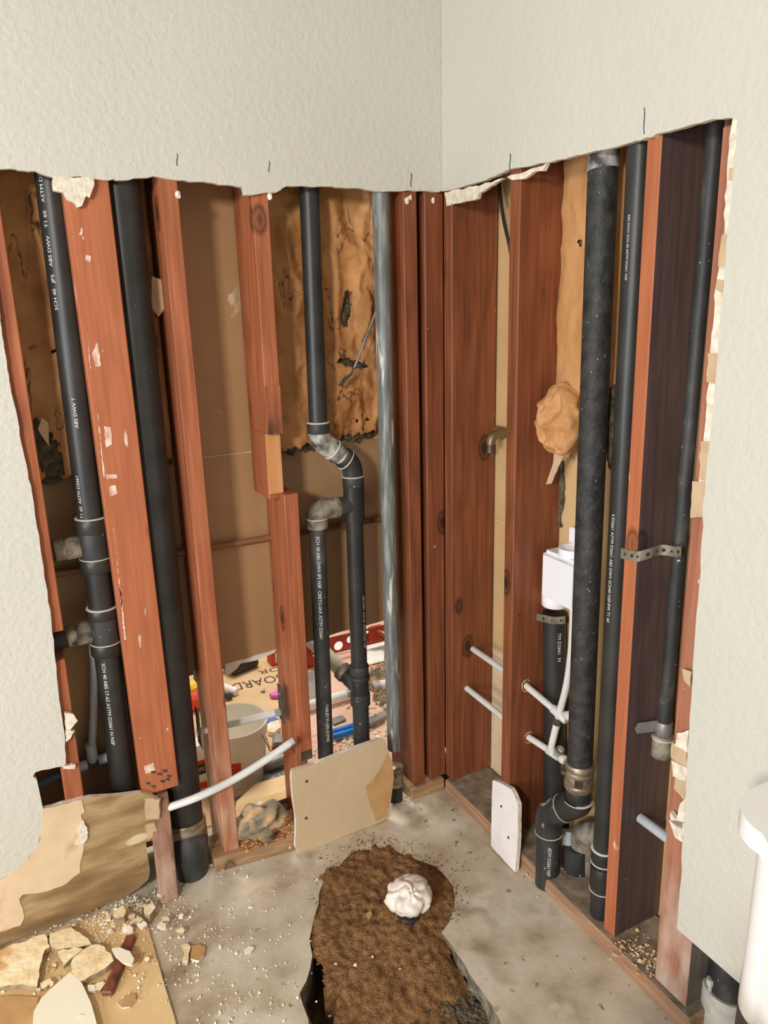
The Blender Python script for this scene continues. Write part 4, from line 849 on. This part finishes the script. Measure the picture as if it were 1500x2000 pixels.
slab('white plaster shard lying across the brown wood stick', [(218, 1852), (234, 1850), (254, 1858), (262, 1872), (258, 1884), (240, 1878), (226, 1866)], .034, .007, [M['creamwhite'], M['gyp']], .01, .001)
slab('thin tan flake tucked under the white shard by the stick', [(258, 1864), (280, 1862), (270, 1878), (258, 1886), (250, 1876)], .014, .004, [M['brownpaper'], M['gyp']], .01, .001)
slab('pale broken chip on bare concrete, left of the brown chip', [(352, 1846), (366, 1842), (372, 1848), (366, 1882), (356, 1880), (360, 1864)], .009, .007, PF, .008, .0012)
slab('brown paper chip on bare concrete near the subfloor sheet', [(374, 1848), (390, 1844), (401, 1850), (398, 1866), (388, 1876), (372, 1872)], .008, .006, [M['brownpaper'], M['gyp']], .008, .0012)
slab('small cream flake on concrete at the left of the trench', [(476, 1856), (486, 1848), (497, 1850), (490, 1860), (478, 1862)], .006, .004, [M['creamwhite'], M['gyp']], .006, .001)
slab('small tan flake on the dirt left of the bag', [(715, 1784), (724, 1778), (727, 1786), (720, 1796)], .012, .004, [M['brownpaper']], .006, .001)
for k in range(34):
    px, py = random.choice(((random.gauss(150, 70), random.gauss(1835, 22)), (random.gauss(210, 45), random.gauss(1806, 12)), (random.gauss(100, 60), random.gauss(1935, 25)), (random.gauss(268, 14), random.gauss(1790, 14)), (random.gauss(330, 40), random.gauss(1800, 40))))
    r_ = random.uniform(4, 10); a0_ = random.uniform(0, 6); n_ = random.choice((4, 5, 5, 6))
    px = max(4, px); py = max(py, 1858-.36*px)
    slab('small cream plaster shard in the lower-left rubble', [(px+math.cos(a0_+q*6.283/n_)*r_*random.uniform(.6, 1.3), py-math.sin(a0_+q*6.283/n_)*r_*.7*random.uniform(.6, 1.3)) for q in range(n_)], random.uniform(.012, .024), .006, random.choice((PF, PF, [M['creamwhite'], M['gyp']])), .008, .0012, tilt=(random.uniform(-.2, .2), random.uniform(-.2, .2)), name='plaster_shard', group='small plaster shards in the lower-left rubble')
bm = bmesh.new(); A = G(256, 1824, .020); B = G(208, 1938, .020); d = (B-A).normalized(); s_ = V((-d.y, d.x, 0))*.0125
hexa(bm, [A-s_-V((0, 0, .012)), A+s_-V((0, 0, .012)), B+s_-V((0, 0, .012)), B-s_-V((0, 0, .012))], [A-s_*.9, A+s_*.9, B+s_*.9, B-s_*.9], .003)
ws = wood('brown_stick_wood', (112, 62, 44), (140, 80, 58), (160, 98, 74), ax=(1, .1, 1))
obj('wood_stick', bm, ws, None, 'brown wood stick lying on the rubble under the white shard', 'stick')
crumbs('plaster_crumbs', [(220, 1800, 40, 12, 420, .008), (150, 1832, 60, 14, 300, .008), (270, 1770, 26, 10, 260, .006), (110, 1900, 80, 40, 160, .009), (330, 1780, 30, 22, 70, .002), (200, 1900, 70, 45, 90, .009), (380, 1830, 60, 50, 150, .001), (440, 1900, 80, 70, 140, .001), (540, 1780, 40, 60, 50, .001), (480, 1970, 60, 30, 60, .001), (110, 1835, 50, 12, 60, .012), (430, 1700, 22, 12, 40, .002), (300, 1900, 20, 50, 20, .009), (320, 1740, 16, 12, 30, .003), (620, 1700, 60, 30, 14, .001), (1110, 1760, 30, 25, 12, .001)], .0012, .0048, M['crumb'], 'scattered cream plaster crumbs over the slab and rubble', 'crumbs')
crumbs('wood_shavings', [(1050, 1690, 12, 16, 120, .002), (1105, 1745, 16, 12, 60, .002), (1118, 1690, 14, 8, 60, .039), (1240, 1850, 22, 14, 110, .04), (1270, 1880, 16, 12, 60, .04), (410, 1660, 10, 14, 80, .01), (800, 1560, 10, 8, 30, .002)], .0015, .0065, M['shav'], 'wood shavings and crumbs gathered along the bottom plates', 'shavings')
crumbs('dirt_crumbs', [(px_, py_, 9, 7, 26, .001) for px_, py_ in dp if py_ < 1800]+[(px_, py_, 24, 16, 12, .001) for px_, py_ in dp if py_ < 1760]+[(840, 1650, 60, 18, 40, .001), (905, 1720, 20, 40, 40, .001), (660, 1665, 30, 10, 30, .001), (1050, 1620, 50, 40, 20, .001)], .001, .003, M['dirt'], 'brown dirt specks spilled on the concrete around the trench', 'specks')
crumbs('white_chips', [(700, 1850, 50, 70, 10, -.005), (690, 1980, 60, 14, 6, -.05), (640, 1945, 3, 6, 1, -.06)], .002, .006, M['crumb'], 'a few white chips lying on the dirt', 'chips')

# ================================================================== NEXT ROOM
bm = bmesh.new(); prism(bm, [V(p) for p in ((-1.3, .2, .003), tuple(G(592, 1556, .003)), tuple(G(606, 1350, .003)), tuple(G(622, 1262, .003)), (-1.3, 1.6, .003))], (0, 0, -.0025)); sh = obj('floor_board', bm, M['sheet'], label='tan printed board on the next room\'s floor behind the bucket', kind='structure')
o_ = G(584, 1308, .0036); e_ = G(463, 1334, .0036); du = (e_-o_); ul = du.length; du.normalize(); dv = V((du.y, -du.x, 0)); dv = dv if dv.y < 0 else -dv
text('X-BOARD', .085, lambda u, v: o_+du*u*(ul/.335)+dv*v+V((0, 0, .0)), M['ink'], sh)
o2 = G(600, 1290, .0036)
text('FLOOR', .05, lambda u, v: o2+du*u*1.3+dv*v, M['ink'], sh)
bm = bmesh.new(); prism(bm, [V(p) for p in (tuple(G(592, 1556, .003)+V((.002, 0, 0))), (.45, .2, .003), (.45, 1.9, .003), tuple(G(622, 1258, .003)+V((.002, 0, 0))), tuple(G(606, 1350, .003)+V((.002, 0, 0))))], (0, 0, -.003)); obj('floor_paper', bm, M['rosin'], label='pinkish protective paper on the next room\'s floor at right', kind='structure')
# bucket
bc_ = V((-.520, .385, 0)); bk_ = thing('bucket', bc_, 'white plastic bucket with red and black label behind the slender stud', 'bucket')
bm = bmesh.new(); prof = [(.001, .006), (.083, .006), (.085, .0), (.0965, .145), (.100, .146), (.100, .152), (.0985, .153), (.099, .172), (.103, .173), (.103, .178), (.1045, .187), (.101, .190), (.098, .186), (.082, .012), (.001, .012)]
rr_ = [[bm.verts.new(bc_+V((math.cos(t*math.pi/24)*r_, math.sin(t*math.pi/24)*r_, z_))) for t in range(48)] for r_, z_ in prof]
for a, b in zip(rr_, rr_[1:]):
    for t in range(48): bm.faces.new((a[t], a[(t+1) % 48], b[(t+1) % 48], b[t]))
obj('shell', bm, M['bucket'], bk_, smooth=True)
def on_bucket(a0_, a1_, z0_, z1_, m_, nm, **k):
    bm = bmesh.new(); n = 12; rad = lambda z: .0852+(z/.145)*.0115+.0006
    A = [bm.verts.new(bc_+V((math.cos(a0_+(a1_-a0_)*i/n)*rad(z0_), math.sin(a0_+(a1_-a0_)*i/n)*rad(z0_), z0_))) for i in range(n+1)]
    B = [bm.verts.new(bc_+V((math.cos(a0_+(a1_-a0_)*i/n)*rad(z1_), math.sin(a0_+(a1_-a0_)*i/n)*rad(z1_), z1_))) for i in range(n+1)]
    for i in range(n): bm.faces.new((A[i], A[i+1], B[i+1], B[i]))
    return obj(nm, bm, m_, bk_, **k)
R_ = math.radians
on_bucket(R_(186), R_(262), .056, .096, M['redlab'], 'label_band', label='red band of the label')
on_bucket(R_(186), R_(252), .03, .056, M['ink'], 'label_band', label='black band of the label')
def bt(u, v):
    a = R_(200)+u/.0897; z = .036+v; rad = .0852+(z/.145)*.0115+.0012; return bc_+V((math.cos(a)*rad, math.sin(a)*rad, z))
text('FEPE', .016, bt, M['print'], bk_)
bm = bmesh.new(); P_ = []
for i in range(17):
    a = R_(-55+i*5.5); s = math.sin(i/16*math.pi); P_.append(bc_+V((math.cos(a)*(.1035), math.sin(a)*(.1035), .165-.10*s)) )
tube(bm, [p+V((0, -.004, 0)) for p in P_], .0018, 8); obj('wire_handle', bm, M['grey'], bk_)
# red carton left of the bucket
def carton(name, label, cat, c, sx, sy, sz, m_, rot=0, bev=.002):
    bm = bmesh.new(); box(bm, -sx/2, sx/2, -sy/2, sy/2, 0, sz, bev); bmesh.ops.rotate(bm, verts=bm.verts, cent=(0, 0, 0), matrix=Matrix.Rotation(rot, 3, 'Z')); bmesh.ops.translate(bm, verts=bm.verts, vec=c)
    return obj(name, bm, m_, None, label, cat)
rc = thing('carton', G(548, 1303), 'small red carton with barcode sticker near the printed board', 'box')
c = G(545, 1300); bm = bmesh.new(); box(bm, c.x-.03, c.x+.075, c.y, c.y+.06, .006, .075, .001); obj('body', bm, M['redlab'], rc)
bm = bmesh.new(); box(bm, c.x-.014, c.x+.06, c.y-.0012, c.y-.0002, .016, .058, 0); obj('sticker', bm, M['whitepaper'], rc)
bm = bmesh.new()
for k in range(12):
    x = c.x-.008+k*.0052; w = random.choice((.0012, .002, .0028)); box(bm, x, x+w, c.y-.0018, c.y-.0012, .02, .044, 0)
obj('barcode', bm, M['ink'], rc)
lb = thing('carton', G(394, 1542), 'tall carton with red, black and white bands squeezed left of the bucket', 'box'); c0 = G(394, 1542); zc = .003
for h_, mm, nn in ((.022, 'redlab', 'red_band'), (.026, 'whitepaper', 'white_band'), (.036, 'ink', 'black_band'), (.012, 'redlab', 'red_band'), (.05, 'whitepaper', 'white_band')):
    bm = bmesh.new(); box(bm, c0.x-.05, c0.x+.024, c0.y, c0.y+.05, zc, zc+h_, .0005); obj(nn, bm, M[mm], lb); zc += h_
text('FEPE', .017, lambda u, v: V((c0.x-.012+u*.8, c0.y-.0006, .063+v)), M['print'], lb)
bm = bmesh.new(); box(bm, -.690, -.688, .055, .095, L(398, 1456, .07).z, L(398, 1384, .07).z, .0006); obj('nail_plate', bm, M['ink'], None, 'dark steel nail plate on the left of the slender stud', 'plate')
bx = G(478, 1318); carton('black_box', 'black plastic tray under the torn white paper edge', 'box', bx+V((0, .05, .006)), .13, .09, .09, M['black'], .3, .012)
wt = thing('wood_offcut', G(440, 1345), 'pale rounded wood offcut just right of the slender stud', 'offcut'); bm = bmesh.new(); A = G(424, 1338, .018); B = G(462, 1352, .018); tube(bm, [A, A.lerp(B, .06), A.lerp(B, .9), B], [.014, .016, .016, .013], 16); obj('dowel', bm, M['pinkwhite'], wt, smooth=True)
carton('yellow_tool', 'yellow tool half hidden between thick pipe and slender stud', 'tool', G(388, 1366)+V((0, .04, .006)), .09, .05, .05, M['yellow'], .5, .012)
carton('red_tool', 'red tool body below the yellow tool', 'tool', G(392, 1392)+V((0, .03, .006)), .08, .05, .06, M['redlab'], .2, .012)
carton('black_lump', 'small black rubber lump above the bucket rim', 'lump', G(450, 1372)+V((0, .02, .006)), .03, .03, .022, M['black'], .2, .008)
slab('pink plastic wrapper by the nail plate', [(526, 1354), (540, 1348), (556, 1350), (556, 1360), (540, 1358), (530, 1358)], .02, .012, [M['pink']], .01, .002, name='pink_wrapper', cat='wrapper')
slab('tiny grey scrap on the printed board', [(509, 1350), (514, 1348), (517, 1343), (518, 1350)], .01, .006, [M['grey']], .02, .0, name='metal_scrap', cat='scrap')
slab('crumpled cream paper pad right of the bucket', [(522, 1418), (530, 1404), (544, 1402), (548, 1420), (536, 1430), (524, 1428)], .02, .016, [M['crumb']], .01, .002, name='paper_pad', cat='paper')
slab('blue paper scrap beside the bucket rim', [(519, 1405), (533, 1398), (545, 1404), (522, 1410)], .022, .006, [mat('blue_paper', [(.4, (90, 110, 190)), (.6, (120, 136, 206))], ns=5)], .02, 0, name='paper_scrap', cat='scrap')
tb_ = thing('power_tool', G(535, 1460), 'grey and red tool body lying right of the bucket', 'tool')
bm = bmesh.new(); hexa(bm, [G(530, 1462, .02), G(575, 1458, .02), G(575, 1440, .02), G(532, 1440, .02)], [G(532, 1452, .055), G(575, 1450, .05), G(575, 1434, .05), G(534, 1430, .055)], .006); obj('body', bm, M['grey'], tb_)
bm = bmesh.new(); hexa(bm, [G(530, 1474, .006), G(576, 1470, .006), G(576, 1458, .006), G(530, 1462, .006)], [G(530, 1468, .018), G(576, 1464, .018), G(576, 1452, .018), G(530, 1455, .018)], .002); obj('base', bm, M['redlab'], tb_)
T('black_hose', curve3([G(500, 1500, .02), G(530, 1492, .03), G(560, 1480, .03)], 6), .02, M['grey'], tb_, 16)
slab('crinkled clear plastic and dust patch behind the plank', [(505, 1530), (530, 1502), (560, 1498), (560, 1530), (530, 1540), (508, 1550)], .012, .008, [M['galv']], .015, .003, name='plastic_wrap', cat='wrapper')
pk = thing('plank', G(510, 1580), 'pale plywood plank with a stapled tag lying behind the left-wall studs', 'plank')
PP = [G(a, b, .045) for a, b in ((455, 1600), (462, 1565), (500, 1530), (560, 1512), (570, 1555), (520, 1572))]
bm = bmesh.new(); prism(bm, PP, (0, 0, -.018), 0, 1); obj('board', bm, [M['ply'], M['grey']], pk)
bm = bmesh.new(); prism(bm, [G(a, b, .0458) for a, b in ((494, 1573), (510, 1564), (514, 1567), (498, 1577))], (0, 0, -.001)); obj('tag', bm, M['whitepaper'], pk)
bm = bmesh.new(); box(bm, -.62, -.5, .2, .24, .004, .027, .003); obj('support_block', bm, M['rock'], None, 'hidden grey batten carrying the plywood plank', 'batten')
# mortar lump and orange shavings on the plate
bm = bmesh.new(); c = G(510, 1612, .075); blob(bm, c, .062, .045, .045, 3, .5, 4, 2.2)
for v in bm.verts: v.co += v.co.normalized()*.004*noise.noise(v.co*70)
zmin = min(v.co.z for v in bm.verts); bmesh.ops.translate(bm, verts=bm.verts, vec=(0, 0, .0365-zmin)); obj('mortar_lump', bm, M['rock'], None, 'dark jagged mortar lump sitting on the left bottom plate', 'rubble', smooth=True)
bm = bmesh.new()
for k in range(500):
    x = random.uniform(-.62, -.44); y = random.uniform(-.015, .09); s = random.uniform(.002, .006); p = V((x, y, .0365)); 
    vs = [bm.verts.new(p+V((math.cos(a)*s, math.sin(a)*s, random.uniform(0, .003)))) for a in (0, 2, 4)]; tp = bm.verts.new(p+V((0, 0, s*.8)))
    for i in range(3): bm.faces.new((vs[i], vs[(i+1) % 3], tp))
obj('orange_shavings', bm, M['orange'], None, 'orange wood shavings strewn over the left bottom plate', 'shavings', kind='stuff')
# red stub-out bracket, copper stub, pipes, tools
a_ = G(585, 1306); b2 = G(762, 1262); by = (a_.y+b2.y)/2; bk2 = thing('stub_bracket', V(((a_.x+b2.x)/2, by, .004)), 'red perforated metal bracket with copper stub in the next room', 'bracket')
bm = bmesh.new(); outer = [V((a_.x, by, .03)), V((b2.x, by, .03)), V((b2.x, by, .105)), V((a_.x, by, .105))]
# plate with round holes, filled between outline and hole loops
es = []; ov2 = [bm.verts.new(p) for p in outer]; es += [bm.edges.new((ov2[i], ov2[(i+1) % 4])) for i in range(4)]
Lx = b2.x-a_.x
for (f, r_, z_) in ((.12, .006, .085), (.28, .014, .066), (.42, .020, .060), (.55, .016, .076), (.64, .018, .068), (.74, .007, .09), (.96, .010, .066)):
    hv = [bm.verts.new(V((a_.x+Lx*f+math.cos(k*math.pi/8)*r_, by, z_+math.sin(k*math.pi/8)*r_))) for k in range(16)]; es += [bm.edges.new((hv[k], hv[(k+1) % 16])) for k in range(16)]
bmesh.ops.triangle_fill(bm, edges=es, use_beauty=True); bmesh.ops.solidify(bm, geom=bm.faces[:], thickness=.003)
obj('plate', bm, M['red'], bk2)
for f in (.08, .82):
    bm = bmesh.new(); box(bm, a_.x+Lx*f-.03, a_.x+Lx*f+.03, by-.02, by-.004, .004 if f < .5 else .045, .115, .004); obj('bracket_face', bm, M['red'], bk2)
c = V((a_.x+Lx*.82, by-.02, .09)); T('copper_stub', path([c+V((0, .02, 0)), c+V((.025, -.05, .005)), c+V((.035, -.06, -.08))], .03), .009, M['copperb'], bk2, 14)
T('brass_tip', [c+V((.034, -.059, -.06)), c+V((.036, -.061, -.085))], .0115, M['brass'], bk2, 12)
c = V((a_.x+Lx*.1, by-.02, .07)); T('copper_stub', path([c+V((0, .02, 0)), c+V((.0, -.05, .0)), c+V((.0, -.055, -.05))], .02), .0075, M['copperb'], bk2, 14)
slab('pinkish white sheet on the floor behind the red bracket', [(600, 1262), (770, 1216), (775, 1250), (600, 1290)], .008, .004, [M['pinkwhite']], .05, 0, name='white_sheet', cat='sheet')
slab('bright white paper between the black pipes and the grey rubble', [(694, 1268), (752, 1255), (750, 1290), (712, 1300), (698, 1296)], .012, .004, [M['whitepaper']], .05, 0, name='white_paper', cat='paper')
crumbs('grey_rubble', [(738, 1320, 10, 14, 160, .01), (748, 1350, 8, 14, 100, .01)], .006, .016, M['rock'], 'grey rubble heap behind the weathered grey pipe', 'rubble')
tubeobj('white_pipe', 'white plastic pipe lying level behind the jogging black pipe', [G(600, 1378, .03), G(690, 1352, .03)], .016, M['pvc'], inner=.003, cat='pipe')
tubeobj('white_pipe', 'short upright white pipe with grey end left of the lettered branch pipe', [G(610, 1372, .006), G(610, 1372, .006)+V((.01, .02, .11))], .0135, M['pvc'], inner=.003, cat='pipe')
tubeobj('pipe_end', 'white pipe end with dark bore beside the weathered grey pipe', [G(765, 1335, .025), G(728, 1342, .025)], .02, M['pvc'], inner=.004, cat='pipe')
slab('small white card on the pink floor paper', [(736, 1363), (752, 1354), (754, 1364), (738, 1366)], .008, .003, [M['whitepaper']], .05, 0, name='white_card', cat='card')
bl = thing('pliers', G(690, 1430), 'blue-handled pliers lying behind the two black pipes', 'tool')
for dy in (0, 9): T('grip', curve3([G(650, 1430+dy, .02), G(690, 1418+dy, .022), G(718, 1410+dy*.6, .02)], 6), .011, M['blue'], bl, 14)
bm = bmesh.new(); prism(bm, [G(a, b, .026) for a, b in ((716, 1402), (745, 1392), (762, 1384), (764, 1392), (742, 1404), (722, 1414))], (0, 0, -.014)); obj('jaws', bm, M['grey'], bl)
slab('grey square plate with a bolt hole near the blue pliers', [(645, 1404), (668, 1396), (676, 1404), (652, 1414)], .012, .006, [M['grey']], .05, 0, name='metal_plate', cat='plate')
crumbs('floor_debris', [(690, 1450, 40, 14, 160, .006), (735, 1400, 20, 20, 90, .006), (640, 1480, 30, 12, 60, .004), (540, 1480, 20, 14, 50, .006), (720, 1375, 20, 10, 30, .006)], .003, .012, M['crumb'], 'pale demolition debris on the next room\'s floor', 'debris')

# ================================================================== TOILET
tx = thing('toilet', V((-.25, -1.32, 0)), 'white porcelain toilet whose tank corner shows at the right edge', 'toilet')
def tank_outline(x0, x1, y0, y1, bow, rad, n=10):
    """back at x1 (wall), bowed front at x0"""
    P = [V((x1, y0, 0)), V((x1, y1, 0))]
    for i in range(n+1):
        a = math.pi/2*i/n; P.append(V((x0+rad-math.sin(a)*rad, y1-rad+math.cos(a)*rad, 0)))
    yc = (y0+y1)/2
    for i in range(1, 12):
        y = y1-rad+(y0+rad-(y1-rad))*i/12; k = 1-((y-yc)/((y1-y0)/2))**2; P.append(V((x0-bow*k, y, 0)))
    for i in range(n+1):
        a = math.pi/2*i/n; P.append(V((x0+rad-math.cos(a)*rad, y0+rad-math.sin(a)*rad, 0)))
    return P
def extr(name, P, z0, z1, m_, parent, bev=.006):
    bm = bmesh.new(); prism(bm, [p+V((0, 0, z1)) for p in P], (0, 0, z0-z1))
    es = [e for e in bm.edges if len(e.link_faces) == 2 and e.calc_face_angle(0) > 1.2 and abs(e.verts[0].co.z-e.verts[1].co.z) < 1e-6]
    if bev: bmesh.ops.bevel(bm, geom=es, offset=bev, segments=3, affect='EDGES')
    return obj(name, bm, m_, parent, smooth=True)
TY1, TY0 = -1.058, -1.56
extr('tank_lid', tank_outline(-.205, -.025, TY0, TY1, .03, .07), .672, .706, M['porc'], tx, .008)
extr('tank', tank_outline(-.185, -.03, TY0+.025, TY1-.025, .028, .06), .37, .672, M['porc'], tx, 0)
def loft(rings_):
    bm = bmesh.new(); G_ = [[bm.verts.new((cx+math.cos(t*math.pi/20)*rx, -1.31+math.sin(t*math.pi/20)*ry, z)) for t in range(40)] for cx, rx, ry, z in rings_]
    for a, b in zip(G_, G_[1:]):
        for t in range(40): bm.faces.new((a[t], a[(t+1) % 40], b[(t+1) % 40], b[t]))
    bm.faces.new(G_[0][::-1]); bm.faces.new(G_[-1]); return bm
obj('bowl', loft([(-.33, .26, .11, 0), (-.33, .25, .10, .05), (-.36, .21, .095, .18), (-.40, .25, .15, .30), (-.42, .30, .185, .385), (-.42, .30, .185, .39)]), M['porc'], tx, smooth=True)
obj('seat_lid', loft([(-.44, .265, .185, .39), (-.44, .27, .19, .40), (-.44, .265, .185, .425), (-.44, .24, .16, .432)]), M['porc'], tx, smooth=True)
